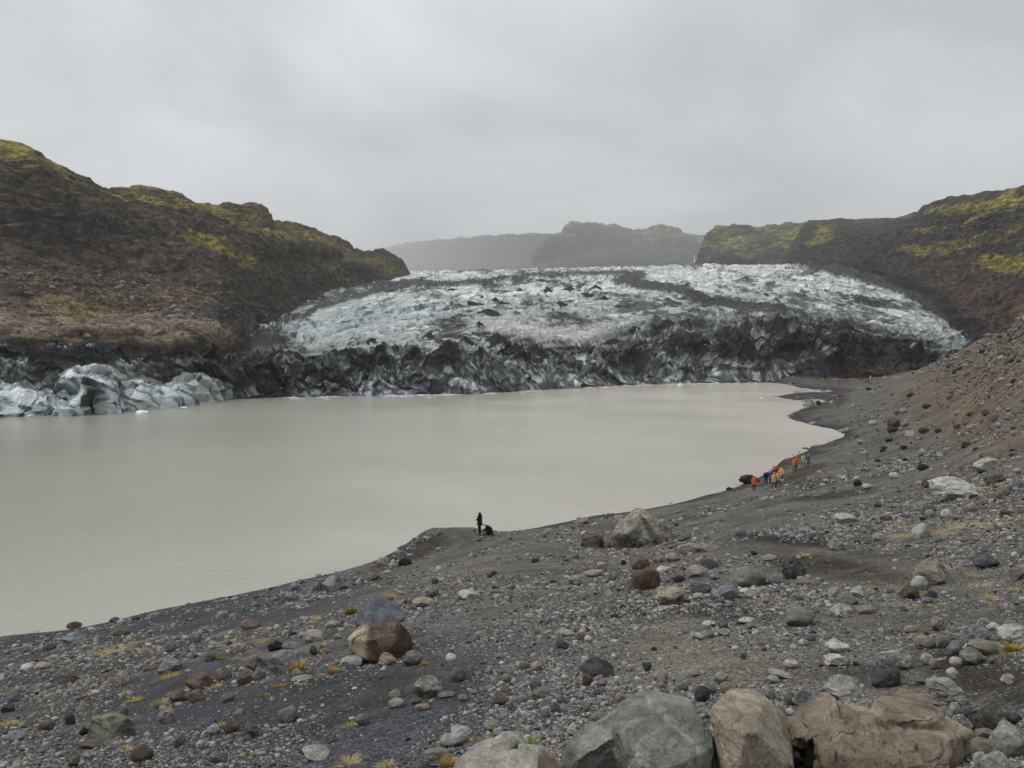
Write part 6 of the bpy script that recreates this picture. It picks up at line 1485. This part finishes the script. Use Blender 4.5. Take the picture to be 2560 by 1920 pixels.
# ---------------------------------------------------------------- grass tufts and moss
gm_, n, b = mat_new('grass_blades'); at = n.nodes.new('ShaderNodeAttribute'); at.attribute_name = 'Col'; oi = n.nodes.new('ShaderNodeObjectInfo')
mm = n.nodes.new('ShaderNodeMix'); mm.data_type = 'RGBA'; mm.blend_type = 'MULTIPLY'; mm.inputs[0].default_value = 1; n.links.new(at.outputs['Color'], mm.inputs[6]); n.links.new(oi.outputs['Color'], mm.inputs[7])
n.links.new(mm.outputs[2], b.inputs['Base Color']); b.inputs['Roughness'].default_value = .7; b.inputs['Specular IOR Level'].default_value = .2
def tuft_mesh(seed, nb, spread, ht_, lean):
    r = np.random.default_rng(seed); V, Fq, Cc = [], [], []
    for i in range(nb):
        a = r.uniform(0, 2 * math.pi); rad = spread * math.sqrt(r.uniform()); bx, by = rad * math.cos(a), rad * math.sin(a) * .7
        la = a + r.uniform(-.8, .8); h = ht_ * r.uniform(.5, 1.15); ln = lean * r.uniform(.4, 1.4); wd = .018 * r.uniform(.7, 1.4); px, py = -math.sin(la) * wd, math.cos(la) * wd
        o_ = len(V); c = np.array([1, 1, 1]) * r.uniform(.6, 1.25) * np.array([1, r.uniform(.85, 1.1), r.uniform(.6, 1.1)])
        for k, t_ in enumerate((0, .4, .75, 1.0)):
            x = bx + math.cos(la) * ln * t_ ** 2; y = by + math.sin(la) * ln * t_ ** 2; z = h * t_ - .05 - ln * .25 * t_ ** 3; w2 = (1 - t_ * .9)
            V += [(x - px * w2, y - py * w2, z), (x + px * w2, y + py * w2, z)]; Cc += [c, c]
            if k: Fq.append((o_ + 2 * k - 2, o_ + 2 * k - 1, o_ + 2 * k + 1, o_ + 2 * k))
    return mesh_np('tuft', V, Fq, gm_, np.array(Cc), link=False)
TM = {'t': [tuft_mesh(k, 230, .34, .55, .34) for k in range(3)], 's': [tuft_mesh(10 + k, 110, .45, .30, .5) for k in range(3)], 'c': [tuft_mesh(20 + k, 420, .48, .16, .07) for k in range(2)]}
TC = dict(yellow=(.40, .30, .065), orange=(.42, .27, .10), green=(.20, .24, .05), straw=(.42, .34, .17), olive=(.24, .20, .04), brown=(.22, .16, .10))
TUFT = """B 1050,610,230 yellow t|B 1440,630,150 orange t|B 1500,615,90 green t|B 230,470,140 olive c|B 1120,185,100 olive c|B 1310,165,100 yellow c|B 880,770,170 yellow c|B 930,840,110 yellow c|B 710,880,150 green c|B 180,780,120 orange s|B 690,285,140 orange s
B 410,470,80 yellow s|B 1340,350,120 straw t|B 260,1195,130 yellow s|B 1640,1210,150 yellow s|B 1640,1630,270 straw s|B 2040,1650,210 straw s|B 600,1530,90 straw t|B 1810,510,70 green t|A 1480,930,150 yellow s|A 1890,670,180 yellow s|A 1740,1000,160 straw t
A 130,1190,190 yellow s|A 1590,370,110 yellow s|A 1400,1480,170 straw s|A 1380,840,100 yellow s|A 960,860,100 orange s|C 520,860,120 green c|C 780,1350,150 olive c|C 540,1650,210 orange t|C 880,1410,220 brown s|C 1430,1450,210 green t|C 1700,1510,130 straw s
C 270,540,80 orange t|C 1940,680,80 straw c|K 1370,380,140 orange t|K 1020,500,150 olive t|K 730,550,130 straw s|K 1500,395,90 straw s|K 1660,370,90 green c|F 2060,390,210 yellow t|F 1360,195,120 olive s|H 1150,1040,130 yellow t|H 650,885,90 orange s
H 1670,390,130 yellow c|H 1690,810,160 orange s|H 1870,1060,200 yellow s|H 2120,960,150 yellow s|H 1150,1135,140 yellow c|H 2130,120,110 green c|H 1060,690,130 yellow c|H 1230,305,90 yellow s|A 1250,420,260 straw s|A 700,700,170 olive c|G 1990,400,150 yellow s""".replace('\n', '|').split('|')
used_t = set(); ti_ = 0
for q in TUFT:
    tl, nums, cc, kd = q.split(); x, y, w_ = map(float, nums.split(',')); ox, oy, sc = TILE[tl]; u, v, w_ = ox + x * sc, oy + y * sc, w_ * sc
    loc, n_ = hit(ground, u, min(v, 1918))
    if loc is None: continue
    for p_ in sorted(placed, key=lambda p_: (p_[0] - u) ** 2 + (1.5 * (p_[1] - v)) ** 2)[:9]:
        du, dv = u - p_[0], v - p_[1]; dr = ('right of' if du > 0 else 'left of') if abs(du) > abs(dv) * 1.2 else ('in front of' if dv > 0 else 'behind')
        lab = f"{cc} {'moss cushion' if kd == 'c' else 'grass tuft'} {dr} the {p_[3]}"
        if lab not in used_t and len(lab.split()) <= 16: break
    used_t.add(lab); ms_ = TM[kd]; o = bpy.data.objects.new('moss_cushion' if kd == 'c' else 'grass_tuft', ms_[ti_ % len(ms_)]); C.objects.link(o); ti_ += 1
    s_ = w_ * loc[1] / F * (1.05 if kd != 'c' else 1.0); o.scale = (s_, s_, s_ * (1 if kd != 's' else .9)); o.location = tuple(loc); o.rotation_euler = (0, 0, random.uniform(0, 6)); o.color = (*TC[cc], 1)
    tag(o, lab, 'moss' if kd == 'c' else 'grass tuft', 'moss cushions on the slope' if kd == 'c' else 'grass tufts between the stones')
# bright moss at the foot of the giant boulder
rm = np.random.default_rng(3); V, Fq, Cc = [], [], []
for k in range(900):
    t_ = rm.uniform(); u = 1512 + 160 * t_ + rm.normal() * 3; v = np.interp(u, [1510, 1560, 1600, 1640, 1675], [1376, 1385, 1378, 1366, 1356]) + rm.normal() * 2.6
    if perlin2(np.array([u / 14.]), np.array([3.3]))[0] < -.25: continue
    Yb = float(np.interp(u, [1510, 1675], [ly - .5, ly + .4])); a, t2 = ray(u, v); X = a * Yb; z = float(ground_z(np.array([[X]]), np.array([[Yb]]))[0, 0]); s_ = rm.uniform(.05, .16)
    b_, f_ = ICO[1]; p = b_ * np.array([s_, s_, s_ * .8]) + np.array([X, Yb, z]); Fq.append(f_ + 42 * len(V)); V.append(p); Cc.append(np.broadcast_to(np.array((.17, .22, .015)) * rm.uniform(.6, 1.5) * np.array([rm.uniform(.9, 1.7), 1, 1]), p.shape))
o = mesh_np('moss', np.concatenate(V), np.concatenate(Fq), M_PEB, np.concatenate(Cc)); tag(o, 'bright green moss around the foot of the giant boulder', kind='stuff')
